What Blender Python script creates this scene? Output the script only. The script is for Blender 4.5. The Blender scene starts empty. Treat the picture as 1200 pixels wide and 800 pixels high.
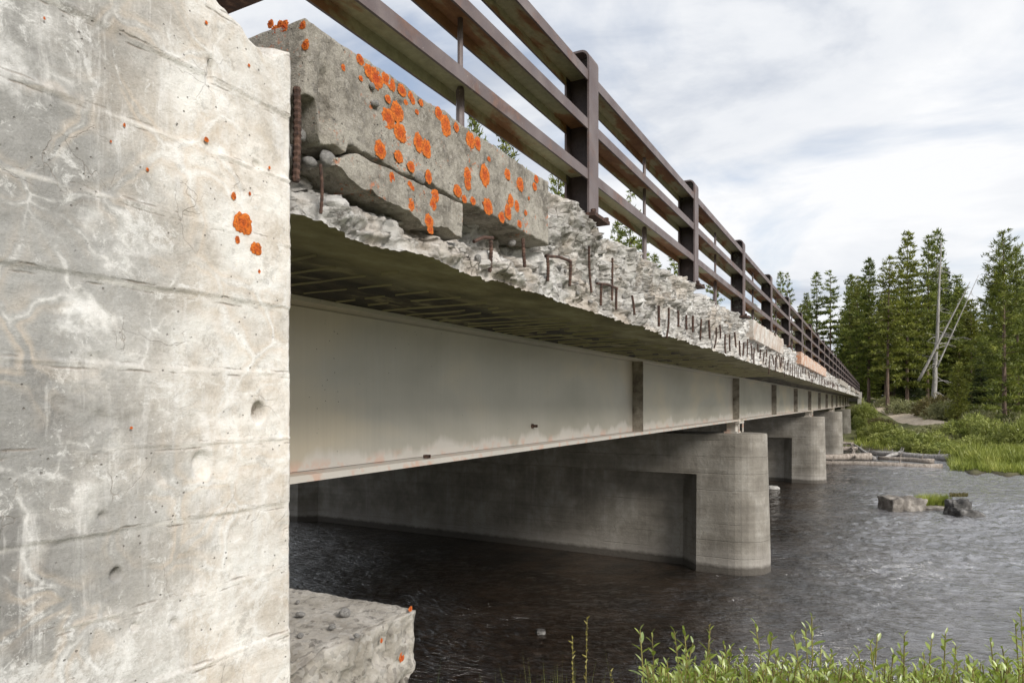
import bpy, bmesh, math, random
import numpy as np
from mathutils import Vector, Matrix, noise as mn
random.seed(7)
rng = np.random.default_rng(11)
S = bpy.context.scene
COL = S.collection

# ------------------------------------------------------------------ camera, sky, sun, exposure
YAW = math.atan2(425, 800)                     # the bridge runs along +Y, the camera looks left of it
SA, CA = math.sin(YAW), math.cos(YAW)
cam_d = bpy.data.cameras.new('camera')
cam = bpy.data.objects.new('camera', cam_d); COL.objects.link(cam)
cam.location = (0, 0, 0); cam.rotation_euler = (math.pi/2, 0, YAW)
cam_d.lens = 24; cam_d.sensor_width = 36; cam_d.shift_y = 76/1200
cam_d.clip_start = 0.05; cam_d.clip_end = 6000
cam_d.dof.use_dof = True; cam_d.dof.focus_distance = 5.0; cam_d.dof.aperture_fstop = 11.0
S.camera = cam

SUN_EL, SUN_AZ = math.radians(33), math.radians(112)   # azimuth measured from +Y towards +X
W = bpy.data.worlds.new('World'); S.world = W; W.use_nodes = True
def build_world():
    nt = W.node_tree; nt.nodes.clear(); L = nt.links
    def N(t, **k):
        n = nt.nodes.new(t)
        for a, b in k.items(): setattr(n, a, b)
        return n
    out = N('ShaderNodeOutputWorld'); bg = N('ShaderNodeBackground'); L.new(bg.outputs[0], out.inputs[0])
    sky = N('ShaderNodeTexSky', sky_type='NISHITA', sun_disc=False)
    sky.sun_elevation = SUN_EL; sky.sun_rotation = SUN_AZ
    sc = N('ShaderNodeVectorMath', operation='SCALE'); L.new(sky.outputs[0], sc.inputs[0]); sc.inputs['Scale'].default_value = 1.3
    tc = N('ShaderNodeTexCoord'); sep = N('ShaderNodeSeparateXYZ'); L.new(tc.outputs['Generated'], sep.inputs[0])
    ab = N('ShaderNodeMath', operation='ABSOLUTE'); L.new(sep.outputs['Z'], ab.inputs[0])
    ad = N('ShaderNodeMath', operation='ADD'); L.new(ab.outputs[0], ad.inputs[0]); ad.inputs[1].default_value = 0.22
    cx = N('ShaderNodeMath', operation='DIVIDE'); L.new(sep.outputs['X'], cx.inputs[0]); L.new(ad.outputs[0], cx.inputs[1])
    cy = N('ShaderNodeMath', operation='DIVIDE'); L.new(sep.outputs['Y'], cy.inputs[0]); L.new(ad.outputs[0], cy.inputs[1])
    cb = N('ShaderNodeCombineXYZ'); L.new(cx.outputs[0], cb.inputs[0]); L.new(cy.outputs[0], cb.inputs[1])
    n1 = N('ShaderNodeTexNoise'); L.new(cb.outputs[0], n1.inputs['Vector'])
    n1.inputs['Scale'].default_value = 1.35; n1.inputs['Detail'].default_value = 9; n1.inputs['Roughness'].default_value = 0.56; n1.inputs['Distortion'].default_value = 0.5
    r1 = N('ShaderNodeValToRGB'); L.new(n1.outputs['Fac'], r1.inputs[0])      # cover: thin gaps of blue
    r1.color_ramp.elements[0].position = 0.33; r1.color_ramp.elements[0].color = (0.40,)*3+(1,)
    r1.color_ramp.elements[1].position = 0.50; r1.color_ramp.elements[1].color = (1, 1, 1, 1)
    mp = N('ShaderNodeMapping'); L.new(cb.outputs[0], mp.inputs[0]); mp.inputs['Location'].default_value = (3.1, 1.7, 0); mp.inputs['Scale'].default_value = (0.75, 1.25, 1)
    n2 = N('ShaderNodeTexNoise'); L.new(mp.outputs[0], n2.inputs['Vector'])
    n2.inputs['Scale'].default_value = 1.1; n2.inputs['Detail'].default_value = 10; n2.inputs['Roughness'].default_value = 0.58; n2.inputs['Distortion'].default_value = 0.6
    r2 = N('ShaderNodeValToRGB'); L.new(n2.outputs['Fac'], r2.inputs[0])      # thick undersides of the clouds are greyer
    e = r2.color_ramp.elements
    e[0].position = 0.36; e[0].color = (0.35, 0.38, 0.435, 1)
    e[1].position = 0.58; e[1].color = (0.60, 0.605, 0.615, 1)
    m = e.new(0.46); m.color = (0.52, 0.535, 0.56, 1)
    mx = N('ShaderNodeMix', data_type='RGBA')
    L.new(r1.outputs[0], mx.inputs[0]); L.new(sc.outputs[0], mx.inputs[6]); L.new(r2.outputs[0], mx.inputs[7])
    sc.inputs['Scale'].default_value = 0.10
    L.new(mx.outputs[2], bg.inputs[0]); bg.inputs[1].default_value = 1.0
build_world()
sun_d = bpy.data.lights.new('sun', 'SUN'); sun = bpy.data.objects.new('sun', sun_d); COL.objects.link(sun)
sun_d.energy = 2.3; sun_d.angle = math.radians(20); sun_d.color = (1.0, 0.955, 0.885)
sdir = Vector((math.sin(SUN_AZ)*math.cos(SUN_EL), math.cos(SUN_AZ)*math.cos(SUN_EL), math.sin(SUN_EL)))
sun.rotation_euler = sdir.to_track_quat('Z', 'Y').to_euler()
S.view_settings.view_transform = 'Standard'; S.view_settings.look = 'None'
S.view_settings.exposure = 0.72; S.view_settings.gamma = 1.0; S.view_settings.use_curve_mapping = False

# ------------------------------------------------------------------ helpers
GR = 0.0055                                     # the bridge climbs gently
WATER = -3.4
def on_plane(px, py, D):                        # where a sight line meets the upright plane x = -D
    d = D*(1/CA*800)/(1025-px)
    return ((d-D*SA)/CA, (476-py)/800*d)
def at(px, d):                                  # plan position at a depth along a sight line
    t = (px-600)/800
    return (d*(t*CA-SA), d*(CA+t*SA))
def on_water(px, py):
    d = -WATER*800/(py-476)
    return at(px, d)

def link(o, parent=None):
    COL.objects.link(o)
    if parent is not None: o.parent = parent
    return o
def mesh_obj(name, v, f, m=None, parent=None, smooth=False):
    me = bpy.data.meshes.new(name)
    me.from_pydata([tuple(p) for p in v] if not isinstance(v, np.ndarray) else v.tolist(), [], f if isinstance(f, list) else f.tolist())
    if m: me.materials.append(m)
    if smooth: me.polygons.foreach_set('use_smooth', np.ones(len(me.polygons), dtype=bool))
    me.update()
    return link(bpy.data.objects.new(name, me), parent)
def inst(name, me, parent, loc=(0,0,0), rot=(0,0,0), scale=(1,1,1)):
    o = bpy.data.objects.new(name, me); link(o, parent)
    o.location = loc; o.rotation_euler = rot; o.scale = scale
    return o
def thing(name, label, cat, loc=(0,0,0), rz=0, group=None):
    o = bpy.data.objects.new(name, None); link(o); o.location = loc; o.rotation_euler[2] = rz
    return tag(o, label, cat, group)
def tag(o, label, cat, group=None):
    o['label'] = label; o['category'] = cat
    if group: o['group'] = group
    return o
def structure(o): o['kind'] = 'structure'; return o
def stuff(o, label=None, cat=None):
    o['kind'] = 'stuff'
    if label: o['label'] = label
    if cat: o['category'] = cat
    return o

class MB:
    """collects boxes, sweeps and tubes into one mesh"""
    def __init__(s): s.v = []; s.f = []
    def box(s, x0, x1, y0, y1, z0, z1, shear=0.0):
        b = len(s.v)
        for x in (x0, x1):
            for y in (y0, y1):
                for z in (z0, z1): s.v.append((x, y, z+shear*y))
        for q in ((0,1,3,2),(4,6,7,5),(0,4,5,1),(2,3,7,6),(0,2,6,4),(1,5,7,3)): s.f.append([b+i for i in q])
        return s
    def tube(s, pts, rad, n=6, cap=True):
        pts = [Vector(p) for p in pts]
        if not hasattr(rad, '__len__'): rad = [rad]*len(pts)
        b = len(s.v)
        for i, p in enumerate(pts):
            t = (pts[min(i+1, len(pts)-1)]-pts[max(i-1, 0)])
            t = t.normalized() if t.length > 1e-9 else Vector((0,0,1))
            a = t.cross(Vector((0,0,1)) if abs(t.z) < .9 else Vector((1,0,0))).normalized(); c = t.cross(a)
            for k in range(n):
                th = 2*math.pi*k/n
                q = p+(a*math.cos(th)+c*math.sin(th))*rad[i]; s.v.append(tuple(q))
        for i in range(len(pts)-1):
            for k in range(n):
                s.f.append([b+i*n+k, b+i*n+(k+1)%n, b+(i+1)*n+(k+1)%n, b+(i+1)*n+k])
        if cap:
            s.f.append([b+k for k in range(n)][::-1]); s.f.append([b+(len(pts)-1)*n+k for k in range(n)])
        return s
    def prism(s, poly, y0, y1):                  # polygon in x, z drawn out along y
        b = len(s.v); n = len(poly)
        for y in (y0, y1):
            for x, z in poly: s.v.append((x, y, z))
        for i in range(n): s.f.append([b+i, b+(i+1)%n, b+n+(i+1)%n, b+n+i])
        s.f.append([b+i for i in range(n)][::-1]); s.f.append([b+n+i for i in range(n)])
        return s
    def build(s, name, m, parent=None, smooth=False): return mesh_obj(name, s.v, s.f, m, parent, smooth)

def gridbox(name, xs, ys, zs, disp, m, parent=None, smooth=True):
    """a box whose six sides are grids; disp moves each surface point"""
    idx = {}; v = []; f = []
    nx, ny, nz = len(xs)-1, len(ys)-1, len(zs)-1
    def V(i, j, k):
        key = (i, j, k)
        if key not in idx:
            nrm = Vector(((-1 if i == 0 else 1 if i == nx else 0), (-1 if j == 0 else 1 if j == ny else 0), (-1 if k == 0 else 1 if k == nz else 0)))
            idx[key] = len(v); v.append(disp(Vector((xs[i], ys[j], zs[k])), nrm))
        return idx[key]
    for j in range(ny):
        for k in range(nz):
            f.append([V(0,j,k), V(0,j,k+1), V(0,j+1,k+1), V(0,j+1,k)])
            f.append([V(nx,j,k), V(nx,j+1,k), V(nx,j+1,k+1), V(nx,j,k+1)])
    for i in range(nx):
        for k in range(nz):
            f.append([V(i,0,k), V(i+1,0,k), V(i+1,0,k+1), V(i,0,k+1)])
            f.append([V(i,ny,k), V(i,ny,k+1), V(i+1,ny,k+1), V(i+1,ny,k)])
    for i in range(nx):
        for j in range(ny):
            f.append([V(i,j,0), V(i,j+1,0), V(i+1,j+1,0), V(i+1,j,0)])
            f.append([V(i,j,nz), V(i+1,j,nz), V(i+1,j+1,nz), V(i,j+1,nz)])
    return mesh_obj(name, v, f, m, parent, smooth)
def lin(a, b, step):
    n = max(1, int(round(abs(b-a)/step)))
    return [a+(b-a)*i/n for i in range(n+1)]
def fbm(p, sc, oct=4): return mn.fractal(Vector(p)*sc, 0.9, 2.1, oct)
def sstep(a, b, x):
    t = min(1, max(0, (x-a)/(b-a))); return t*t*(3-2*t)
def facet(p, sc, off, tilt, seed=0):
    # broken faces: every chunk has its own level and its own slant
    R = Vector((p.x*.94+p.y*.34, p.y*.80-p.x*.30+p.z*.52, p.z*.85-p.y*.52))   # fracture planes run askew
    d, c = mn.voronoi(R*sc, distance_metric='MANHATTAN'); q = c[0]+Vector((seed, 3.3, 1.7))
    h = mn.cell_vector(q*7.31)
    return off*(mn.cell(q*5.77))*.6+tilt*((R-c[0]/sc).dot(h))
def chip(p, sc):                                 # angular chunks: 0 at a crack, higher on a stone
    d, _ = mn.voronoi(p*sc)
    return d[1]-d[0], d[0]

# ------------------------------------------------------------------ material helper
class M:
    def __init__(s, name):
        s.m = bpy.data.materials.new(name); s.m.use_nodes = True; s.nt = s.m.node_tree; s.nt.nodes.clear()
        s.out = s.N('ShaderNodeOutputMaterial')
    def N(s, t, ins=None, **k):
        n = s.nt.nodes.new(t)
        for a, b in k.items(): setattr(n, a, b)
        for a, b in (ins or {}).items(): s.set(n.inputs[a], b)
        return n
    def set(s, sock, v):
        if isinstance(v, bpy.types.NodeSocket): s.nt.links.new(v, sock)
        elif v is not None:
            if hasattr(v, '__len__') and len(v) == 3 and sock.type == 'RGBA': v = (*v, 1)
            sock.default_value = v
    def co(s, scale=(1,1,1), which='Object', loc=(0,0,0), rot=(0,0,0)):
        t = s.N('ShaderNodeTexCoord').outputs[which]
        return s.N('ShaderNodeMapping', {'Vector': t, 'Scale': scale, 'Location': loc, 'Rotation': rot}).outputs[0]
    def noise(s, vec, sc, det=5, ro=.55, dist=0.0): return s.N('ShaderNodeTexNoise', {'Vector': vec, 'Scale': sc, 'Detail': det, 'Roughness': ro, 'Distortion': dist}).outputs['Fac']
    def vor(s, vec, sc, feat='F1', out='Distance', rnd=1.0): return s.N('ShaderNodeTexVoronoi', {'Vector': vec, 'Scale': sc, 'Randomness': rnd}, feature=feat).outputs[out]
    def ramp(s, fac, *st):
        n = s.N('ShaderNodeValToRGB', {'Fac': fac}); e = n.color_ramp.elements
        while len(e) < len(st): e.new(0.5)
        for i, (p, c) in enumerate(st):
            e[i].position = p; e[i].color = (c, c, c, 1) if not hasattr(c, '__len__') else (*c, 1)
        return n.outputs[0]
    def mix(s, fac, a, b, mode='MIX'):
        n = s.N('ShaderNodeMix', {0: fac, 6: a, 7: b}, data_type='RGBA', blend_type=mode); return n.outputs[2]
    def math(s, op, a, b=0.0, c=0.0): return s.N('ShaderNodeMath', {0: a, 1: b, 2: c}, operation=op).outputs[0]
    def sep(s, vec): return s.N('ShaderNodeSeparateXYZ', {0: vec}).outputs
    def bump(s, h, st, dist=.01, nrm=None):
        n = s.N('ShaderNodeBump', {'Height': h, 'Strength': st, 'Distance': dist})
        if nrm is not None: s.set(n.inputs['Normal'], nrm)
        return n.outputs[0]
    def warp(s, vec, sc, amt):
        n = s.N('ShaderNodeTexNoise', {'Vector': vec, 'Scale': sc, 'Detail': 3})
        q = s.N('ShaderNodeVectorMath', {0: n.outputs['Color'], 1: (.5,.5,.5)}, operation='SUBTRACT').outputs[0]
        q = s.N('ShaderNodeVectorMath', {0: q, 'Scale': amt}, operation='SCALE').outputs[0]
        return s.N('ShaderNodeVectorMath', {0: vec, 1: q}, operation='ADD').outputs[0]
    def done(s, color, rough=.8, normal=None, metal=0.0, **ex):
        b = s.N('ShaderNodeBsdfPrincipled', {'Base Color': color, 'Roughness': rough, 'Metallic': metal, **ex})
        if normal is not None: s.set(b.inputs['Normal'], normal)
        s.nt.links.new(b.outputs[0], s.out.inputs[0]); s.b = b
        return s.m

def m_wall():
    k = M('wall_concrete'); c = k.co()
    w = k.warp(c, 3.0, .25)
    base = k.ramp(k.noise(w, 2.6, 7, .62), (.43, (.22,.213,.203)), (.48, (.32,.312,.298)), (.525, (.50,.49,.475)), (.57, (.70,.69,.67)))
    y = k.sep(c)[1]
    warm = k.math('MULTIPLY', k.ramp(k.math('ADD', y, k.math('MULTIPLY', k.noise(c, 4, 4), .5)), (.0, 0.0), (1.0, 0.0)), 1.0)
    wf = k.N('ShaderNodeMapRange', {'Value': k.math('ADD', y, k.math('MULTIPLY', k.noise(c, 3.2, 5), .55)), 'From Min': 1.02, 'From Max': 1.42}).outputs[0]
    cream = k.ramp(k.noise(c, 7, 8, .65), (.38, (.53,.475,.41)), (.50, (.68,.635,.58)), (.60, (.77,.745,.70)))
    col = k.mix(wf, base, cream)
    # vertical lime runs
    cs = k.co((1, 15, 1.6)); run = k.ramp(k.noise(k.warp(cs, 2, .9), 1.7, 8, .7), (.52, 0.0), (.66, .55))
    col = k.mix(run, col, (.74,.72,.70))
    # grey unlimed areas
    gz = k.ramp(k.noise(k.co(loc=(2,5,1)), 2.1, 6, .6, .3), (.49, 0.0), (.525, .85)); gz = k.math('MULTIPLY', gz, k.math('SUBTRACT', 1.0, k.math('MULTIPLY', wf, .75))); col = k.mix(gz, col, (.29,.283,.27))
    # white veins along cracks
    ve = k.vor(k.warp(k.warp(c, 4, .22), 18, .03), 5.5, 'DISTANCE_TO_EDGE')
    vm = k.math('MULTIPLY', k.ramp(k.math('ADD', ve, k.math('MULTIPLY', k.math('SUBTRACT', k.noise(c, 45, 8, .85), .5), .13)), (.0, .9), (.012, .7), (.026, .22), (.07, 0.0)), k.ramp(k.noise(c, 5, 5, .7), (.45, 0.0), (.60, .7)))
    col = k.mix(vm, col, (.84,.82,.79))
    bl = k.ramp(k.noise(k.warp(c, 9, .12), 6.5, 10, .85), (.54, 0.0), (.585, .6)); col = k.mix(bl, col, (.74,.73,.71))
    sm = k.ramp(k.noise(k.co(loc=(6,2,8)), 11, 10, .85), (.55, 0.0), (.59, .45)); col = k.mix(sm, col, (.33,.31,.285))
    ve2 = k.vor(k.warp(k.warp(c, 6, .2), 30, .02), 9.0, 'DISTANCE_TO_EDGE')
    cm = k.math('MULTIPLY', k.ramp(ve2, (.0, .5), (.010, .0)), k.ramp(k.noise(k.co(loc=(4,1,2)), 5, 3), (.54, 0.0), (.66, 1.0)))
    col = k.mix(cm, col, (.24,.19,.15))
    tan = k.math('MULTIPLY', k.ramp(ve, (.03, .0), (.07, .45), (.16, 0.0)), k.ramp(k.noise(k.co(loc=(1,2,3)), 3.5, 3), (.46, 0.0), (.62, 1.0)))
    col = k.mix(tan, col, (.60,.50,.40))
    pits = k.ramp(k.vor(k.co(), 42), (.07, .85), (.12, 0.0))
    pits = k.math('MULTIPLY', pits, k.ramp(k.noise(c, 9, 2), (.50, 0.0), (.56, 1.0)))
    col = k.mix(pits, col, (.20,.18,.16))
    fine = k.noise(c, 140, 4, .7); col = k.mix(.18, col, k.ramp(fine, (.3, .25), (.7, .9)), 'OVERLAY')
    h = k.math('ADD', k.math('MULTIPLY', k.noise(c, 34, 9, .8), 1.0), k.math('MULTIPLY', fine, .25))
    h = k.math('SUBTRACT', h, k.math('MULTIPLY', pits, .9)); h = k.math('ADD', h, k.math('MULTIPLY', vm, .15)); h = k.math('SUBTRACT', h, k.math('MULTIPLY', cm, .6))
    brd = k.noise(k.co((1, 2.5, 60)), 3, 4, .6); h = k.math('ADD', h, k.math('MULTIPLY', brd, .14))
    zz = k.math('ADD', k.math('ADD', k.sep(c)[2], -.272+1.8), k.math('MULTIPLY', k.noise(k.co((1, 5, 1)), 3, 5, .7), .010))
    jd = k.math('PINGPONG', zz, .09)                 # board joints: a pale lip of laitance and a fine dark line
    jn = k.ramp(k.noise(k.co((1, 4, 9)), 2.2, 4, .6), (.48, 0.0), (.62, 1.0))
    lip = k.math('MULTIPLY', k.ramp(jd, (.0, .55), (.004, .3), (.008, 0.0)), jn); col = k.mix(lip, col, (.74,.71,.665))
    dkl = k.math('MULTIPLY', k.ramp(k.math('ABSOLUTE', k.math('SUBTRACT', jd, .0085)), (.0, .7), (.0016, 0.0)), k.ramp(k.noise(k.co((1, 6, 11), loc=(3, 1, 2)), 2.0, 4, .6), (.52, 0.0), (.62, 1.0)))
    col = k.mix(dkl, col, (.22,.18,.145)); h = k.math('SUBTRACT', k.math('ADD', h, k.math('MULTIPLY', lip, .35)), k.math('MULTIPLY', dkl, .6))
    return k.done(col, .9, k.bump(h, .9, .006))
def m_curb():
    k = M('curb_concrete'); c = k.co()
    col = k.ramp(k.noise(c, 5, 8, .65), (.38, (.13,.115,.095)), (.5, (.235,.213,.18)), (.60, (.36,.335,.29)))
    st = k.vor(k.warp(c, 30, .01), 75, 'F1', 'Color'); sv = k.sep(st)[0]
    col = k.mix(k.ramp(sv, (.72, 0.0), (.78, .6)), col, k.mix(k.sep(st)[1], (.09,.08,.07), (.42,.39,.35)))
    mot = k.ramp(k.noise(k.co(loc=(3,3,3)), 16, 6, .75), (.42, 0.0), (.60, .6)); col = k.mix(mot, col, (.44,.405,.35))
    pit = k.ramp(k.vor(c, 55), (.10, .85), (.2, 0.0)); pit = k.math('MULTIPLY', pit, k.ramp(k.noise(c, 12, 2), (.52, 0.0), (.6, 1.0)))
    col = k.mix(pit, col, (.07,.065,.06))
    sp = k.noise(c, 210, 3, .7); col = k.mix(.5, col, k.ramp(sp, (.3, .2), (.7, .8)), 'OVERLAY')
    fleck = k.math('MULTIPLY', k.ramp(k.noise(c, 55, 3, .6), (.58, 0.0), (.62, 1.0)), k.ramp(k.noise(c, 6, 4), (.55, 0.0), (.62, 1.0)))
    col = k.mix(k.math('MULTIPLY', fleck, .8), col, (.55,.13,.02))
    h = k.math('SUBTRACT', k.math('ADD', k.noise(c, 60, 8, .75), k.math('MULTIPLY', sp, .4)), k.math('MULTIPLY', pit, .8))
    return k.done(col, .95, k.bump(h, 1.0, .009))
def m_broken(far=False):
    k = M('broken_concrete'); c = k.co()
    w = k.warp(c, 14, .05)
    big = k.ramp(k.noise(c, 3.0, 7, .6), (.36, (.33,.31,.285)), (.47, (.53,.51,.48)), (.58, (.70,.685,.66)))
    ag = k.vor(w, 34, 'F1', 'Color'); a0 = k.sep(ag)
    stone = k.mix(a0[1], (.24,.235,.23), (.52,.50,.47))
    col = k.mix(k.ramp(a0[0], (.60, 0.0), (.70, .55)), big, stone)
    tan = k.ramp(k.noise(k.co(loc=(3,1,7)), 2.3, 5), (.52, 0.0), (.62, .4)); col = k.mix(tan, col, (.50,.40,.30))
    ed = k.vor(k.warp(w, 30, .02), 15, 'DISTANCE_TO_EDGE'); cr = k.math('MULTIPLY', k.ramp(ed, (.0, .95), (.03, .5), (.07, 0.0)), k.ramp(k.noise(c, 7, 4), (.50, 0.0), (.58, .8)))
    col = k.mix(cr, col, (.13,.11,.095))
    dirt = k.ramp(k.noise(k.co(loc=(9,2,1)), 9, 6, .7), (.53, 0.0), (.62, .6)); col = k.mix(dirt, col, (.15,.13,.11))
    h = k.math('SUBTRACT', k.noise(c, 40, 9, .8), k.math('MULTIPLY', cr, .4))
    return k.done(col, .95, k.bump(h, 1.0, .014))
def m_soffit():
    k = M('soffit_concrete'); c = k.co(); x, y, z = k.sep(c)
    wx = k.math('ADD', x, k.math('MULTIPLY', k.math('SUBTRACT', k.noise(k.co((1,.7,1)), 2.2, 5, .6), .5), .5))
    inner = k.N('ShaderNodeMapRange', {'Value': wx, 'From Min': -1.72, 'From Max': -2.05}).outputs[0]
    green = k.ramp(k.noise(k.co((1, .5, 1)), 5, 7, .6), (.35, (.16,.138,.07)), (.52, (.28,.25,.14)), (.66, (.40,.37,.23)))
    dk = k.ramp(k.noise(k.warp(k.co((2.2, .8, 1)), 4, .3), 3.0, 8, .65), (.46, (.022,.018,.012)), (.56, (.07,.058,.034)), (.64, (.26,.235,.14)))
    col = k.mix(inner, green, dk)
    ln = k.math('PINGPONG', k.math('ADD', k.math('ADD', y, k.math('MULTIPLY', x, .05)), k.math('MULTIPLY', k.noise(c, 4, 6, .6), .12)), .16)
    lm = k.math('MULTIPLY', k.ramp(ln, (.0, 1.0), (.012, .95), (.024, 0.0)), k.ramp(k.noise(k.co((2,1,1)), 4, 3), (.36, 0.0), (.48, 1.0)))
    lm = k.math('MULTIPLY', lm, 0.0)
    h = k.math('ADD', k.noise(c, 18, 8, .7), k.math('MULTIPLY', lm, 1.0))
    return k.done(col, .85, k.bump(h, .8, .01))
def m_pier():
    k = M('pier_concrete'); c = k.co()
    col = k.ramp(k.noise(k.warp(c, 2, .3), 1.3, 9, .68), (.36, (.165,.148,.123)), (.5, (.235,.215,.183)), (.62, (.31,.29,.255)))
    run = k.ramp(k.noise(k.co((5, 5, .35)), 1.2, 6, .6), (.55, 0.0), (.70, .22)); col = k.mix(run, col, (.42,.405,.38))
    bd = k.noise(k.co((.25, .25, 7)), 1.6, 4, .6); col = k.mix(.22, col, k.ramp(bd, (.3, .25), (.7, .75)), 'OVERLAY')
    g = k.ramp(k.noise(k.co((3,3,.6), loc=(2,7,3)), 1.4, 6, .6), (.50, 0.0), (.66, .4)); col = k.mix(g, col, (.15,.135,.115))
    ve = k.vor(k.warp(c, 2.5, .4), 1.7, 'DISTANCE_TO_EDGE'); vm = k.math('MULTIPLY', k.ramp(ve, (.0, .7), (.012, 0.0)), k.ramp(k.noise(c, 1.2, 3), (.5, 0.0), (.62, 1.0)))
    col = k.mix(vm, col, (.14,.12,.10))
    z = k.math('ADD', k.sep(c)[2], k.math('MULTIPLY', k.noise(c, 7, 4), .10))
    wet = k.N('ShaderNodeMapRange', {'Value': z, 'From Min': -3.14, 'From Max': -3.22}).outputs[0]
    wash = k.N('ShaderNodeMapRange', {'Value': z, 'From Min': -2.75, 'From Max': -3.2}).outputs[0]
    col = k.mix(k.math('MULTIPLY', wash, .45), col, (.42,.39,.36))
    col = k.mix(k.math('MULTIPLY', wet, .85), col, (.055,.046,.036))
    pit = k.ramp(k.vor(c, 9), (.05, .8), (.09, 0.0)); pit = k.math('MULTIPLY', pit, k.ramp(k.noise(c, 3, 2), (.56, 0.0), (.62, 1.0))); col = k.mix(pit, col, (.09,.08,.07))
    jz = k.math('PINGPONG', k.math('ADD', k.sep(c)[2], k.math('MULTIPLY', k.noise(c, 2, 4), .03)), .17)
    jl = k.math('MULTIPLY', k.ramp(jz, (.0, .55), (.012, 0.0)), k.ramp(k.noise(k.co((.5,.5,4)), 1.3, 4), (.44, 0.0), (.56, 1.0)))
    col = k.mix(jl, col, (.13,.115,.095))
    h = k.math('SUBTRACT', k.math('ADD', k.noise(c, 12, 9, .72), k.math('MULTIPLY', bd, .6)), jl)
    return k.done(col, .88, k.bump(h, .6, .02))
def m_girder():
    k = M('girder_paint'); c = k.co()
    col = k.ramp(k.noise(k.co((1, .45, .9)), 1.2, 4, .5, .4), (.36, (.37,.345,.29)), (.5, (.45,.42,.36)), (.64, (.54,.475,.37)))
    st = k.noise(k.warp(k.co((1, 16, .5)), 1.2, 1.2), 1.6, 8, .7); col = k.mix(.16, col, k.ramp(st, (.3, .32), (.7, .68)), 'OVERLAY')
    zb = k.math('SUBTRACT', k.sep(c)[2], k.math('MULTIPLY', k.sep(c)[1], GR))
    lime = k.math('SUBTRACT', k.math('ADD', zb, .36), k.math('MULTIPLY', k.noise(k.co((1, 1.6, .3)), 1.8, 4, .6), .42))  # lime deposits, spread wider to paint in the light low on the girder
    lm = k.ramp(k.math('ADD', lime, .15), (.0, .58), (.05, 0.0)); col = k.mix(lm, col, (.66,.62,.58))
    rs = k.math('MULTIPLY', k.ramp(k.noise(c, 6, 5, .6), (.52, 0.0), (.60, .6)), k.ramp(k.math('ADD', zb, .40), (.0, 1.0), (.07, .6), (.12, 0.0)))
    col = k.mix(rs, col, (.62,.33,.22))
    sp = k.ramp(k.vor(k.co((1,1,1)), 22), (.045, 1.0), (.085, 0.0)); sp = k.math('MULTIPLY', sp, k.ramp(k.noise(c, 2.2, 3), (.53, 0.0), (.58, 1.0)))
    col = k.mix(sp, col, (.03,.022,.018))
    return k.done(col, k.ramp(st, (.3, .34), (.7, .48)), k.bump(k.math('ADD', k.noise(c, 3, 3), k.math('MULTIPLY', k.noise(c, 90, 3), .05)), .12, .02), 0.22)
def m_shaded_stiffener():  # shade on the stiffeners' under-bridge side, put into a darker colour
    k = M('shade_dark_stiffener'); p = k.N('ShaderNodeNewGeometry').outputs['Position']
    col = k.ramp(k.noise(p, 6, 7, .7), (.36, (.10,.082,.064)), (.52, (.21,.185,.15)), (.66, (.31,.285,.24)))
    return k.done(col, .7, k.bump(k.noise(p, 40, 5), .3, .005))
def m_post():
    k = M('dark_post_steel'); p = k.N('ShaderNodeNewGeometry').outputs['Position']
    col = k.ramp(k.noise(p, 7, 7, .7), (.36, (.030,.020,.019)), (.52, (.050,.035,.034)), (.68, (.085,.06,.056)))
    pe = k.math('MULTIPLY', k.ramp(k.noise(p, 9, 7, .75), (.53, 0.0), (.55, 1.0)), k.ramp(k.noise(p, 2.5, 2), (.52, 0.0), (.58, 1.0))); col = k.mix(k.math('MULTIPLY', pe, .8), col, (.17,.18,.15))
    return k.done(col, .6, k.bump(k.noise(p, 60, 5, .7), .3, .004))
def m_brown():
    k = M('brown_rail_steel'); c = k.co(which='Object')
    g = k.N('ShaderNodeNewGeometry'); nz = k.sep(g.outputs['Normal'])[2]; p = g.outputs['Position']
    col = k.ramp(k.noise(p, 5, 7, .65), (.34, (.105,.076,.073)), (.5, (.14,.108,.105)), (.68, (.19,.155,.15)))
    rust = k.ramp(k.noise(p, 3.2, 7, .7, .4), (.54, 0.0), (.66, .9))
    col = k.mix(k.math('MULTIPLY', rust, .6), col, k.ramp(k.noise(p, 24, 5), (.35, (.075,.032,.018)), (.65, (.24,.105,.05))))
    fl = k.ramp(k.noise(p, 11, 6, .7), (.68, 0.0), (.70, .5)); col = k.mix(fl, col, (.27,.285,.235))
    ch = k.ramp(k.vor(p, 30), (.04, .8), (.09, 0.0)); ch = k.math('MULTIPLY', ch, k.ramp(k.noise(p, 4, 2), (.52, 0.0), (.6, 1.0))); col = k.mix(ch, col, (.42,.37,.33))
    return k.done(col, k.ramp(k.noise(p, 20, 4), (.3, .38), (.7, .65)), k.bump(k.noise(p, 70, 5, .7), .25, .004), .1)
def m_under():
    k = M('rail_inside_rust'); p = k.N('ShaderNodeNewGeometry').outputs['Position']
    col = k.ramp(k.noise(k.N('ShaderNodeMapping', {'Vector': p, 'Scale': (1, .35, 1)}).outputs[0], 3.0, 6, .6, .3), (.42, (.33,.32,.20)), (.50, (.36,.32,.19)), (.54, (.27,.135,.06)), (.7, (.18,.085,.045)))
    col = k.mix(.4, col, k.ramp(k.noise(p, 30, 5, .7), (.3, .25), (.7, .75)), 'OVERLAY')
    return k.done(col, .75, k.bump(k.noise(p, 50, 5, .7), .35, .004))
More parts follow.
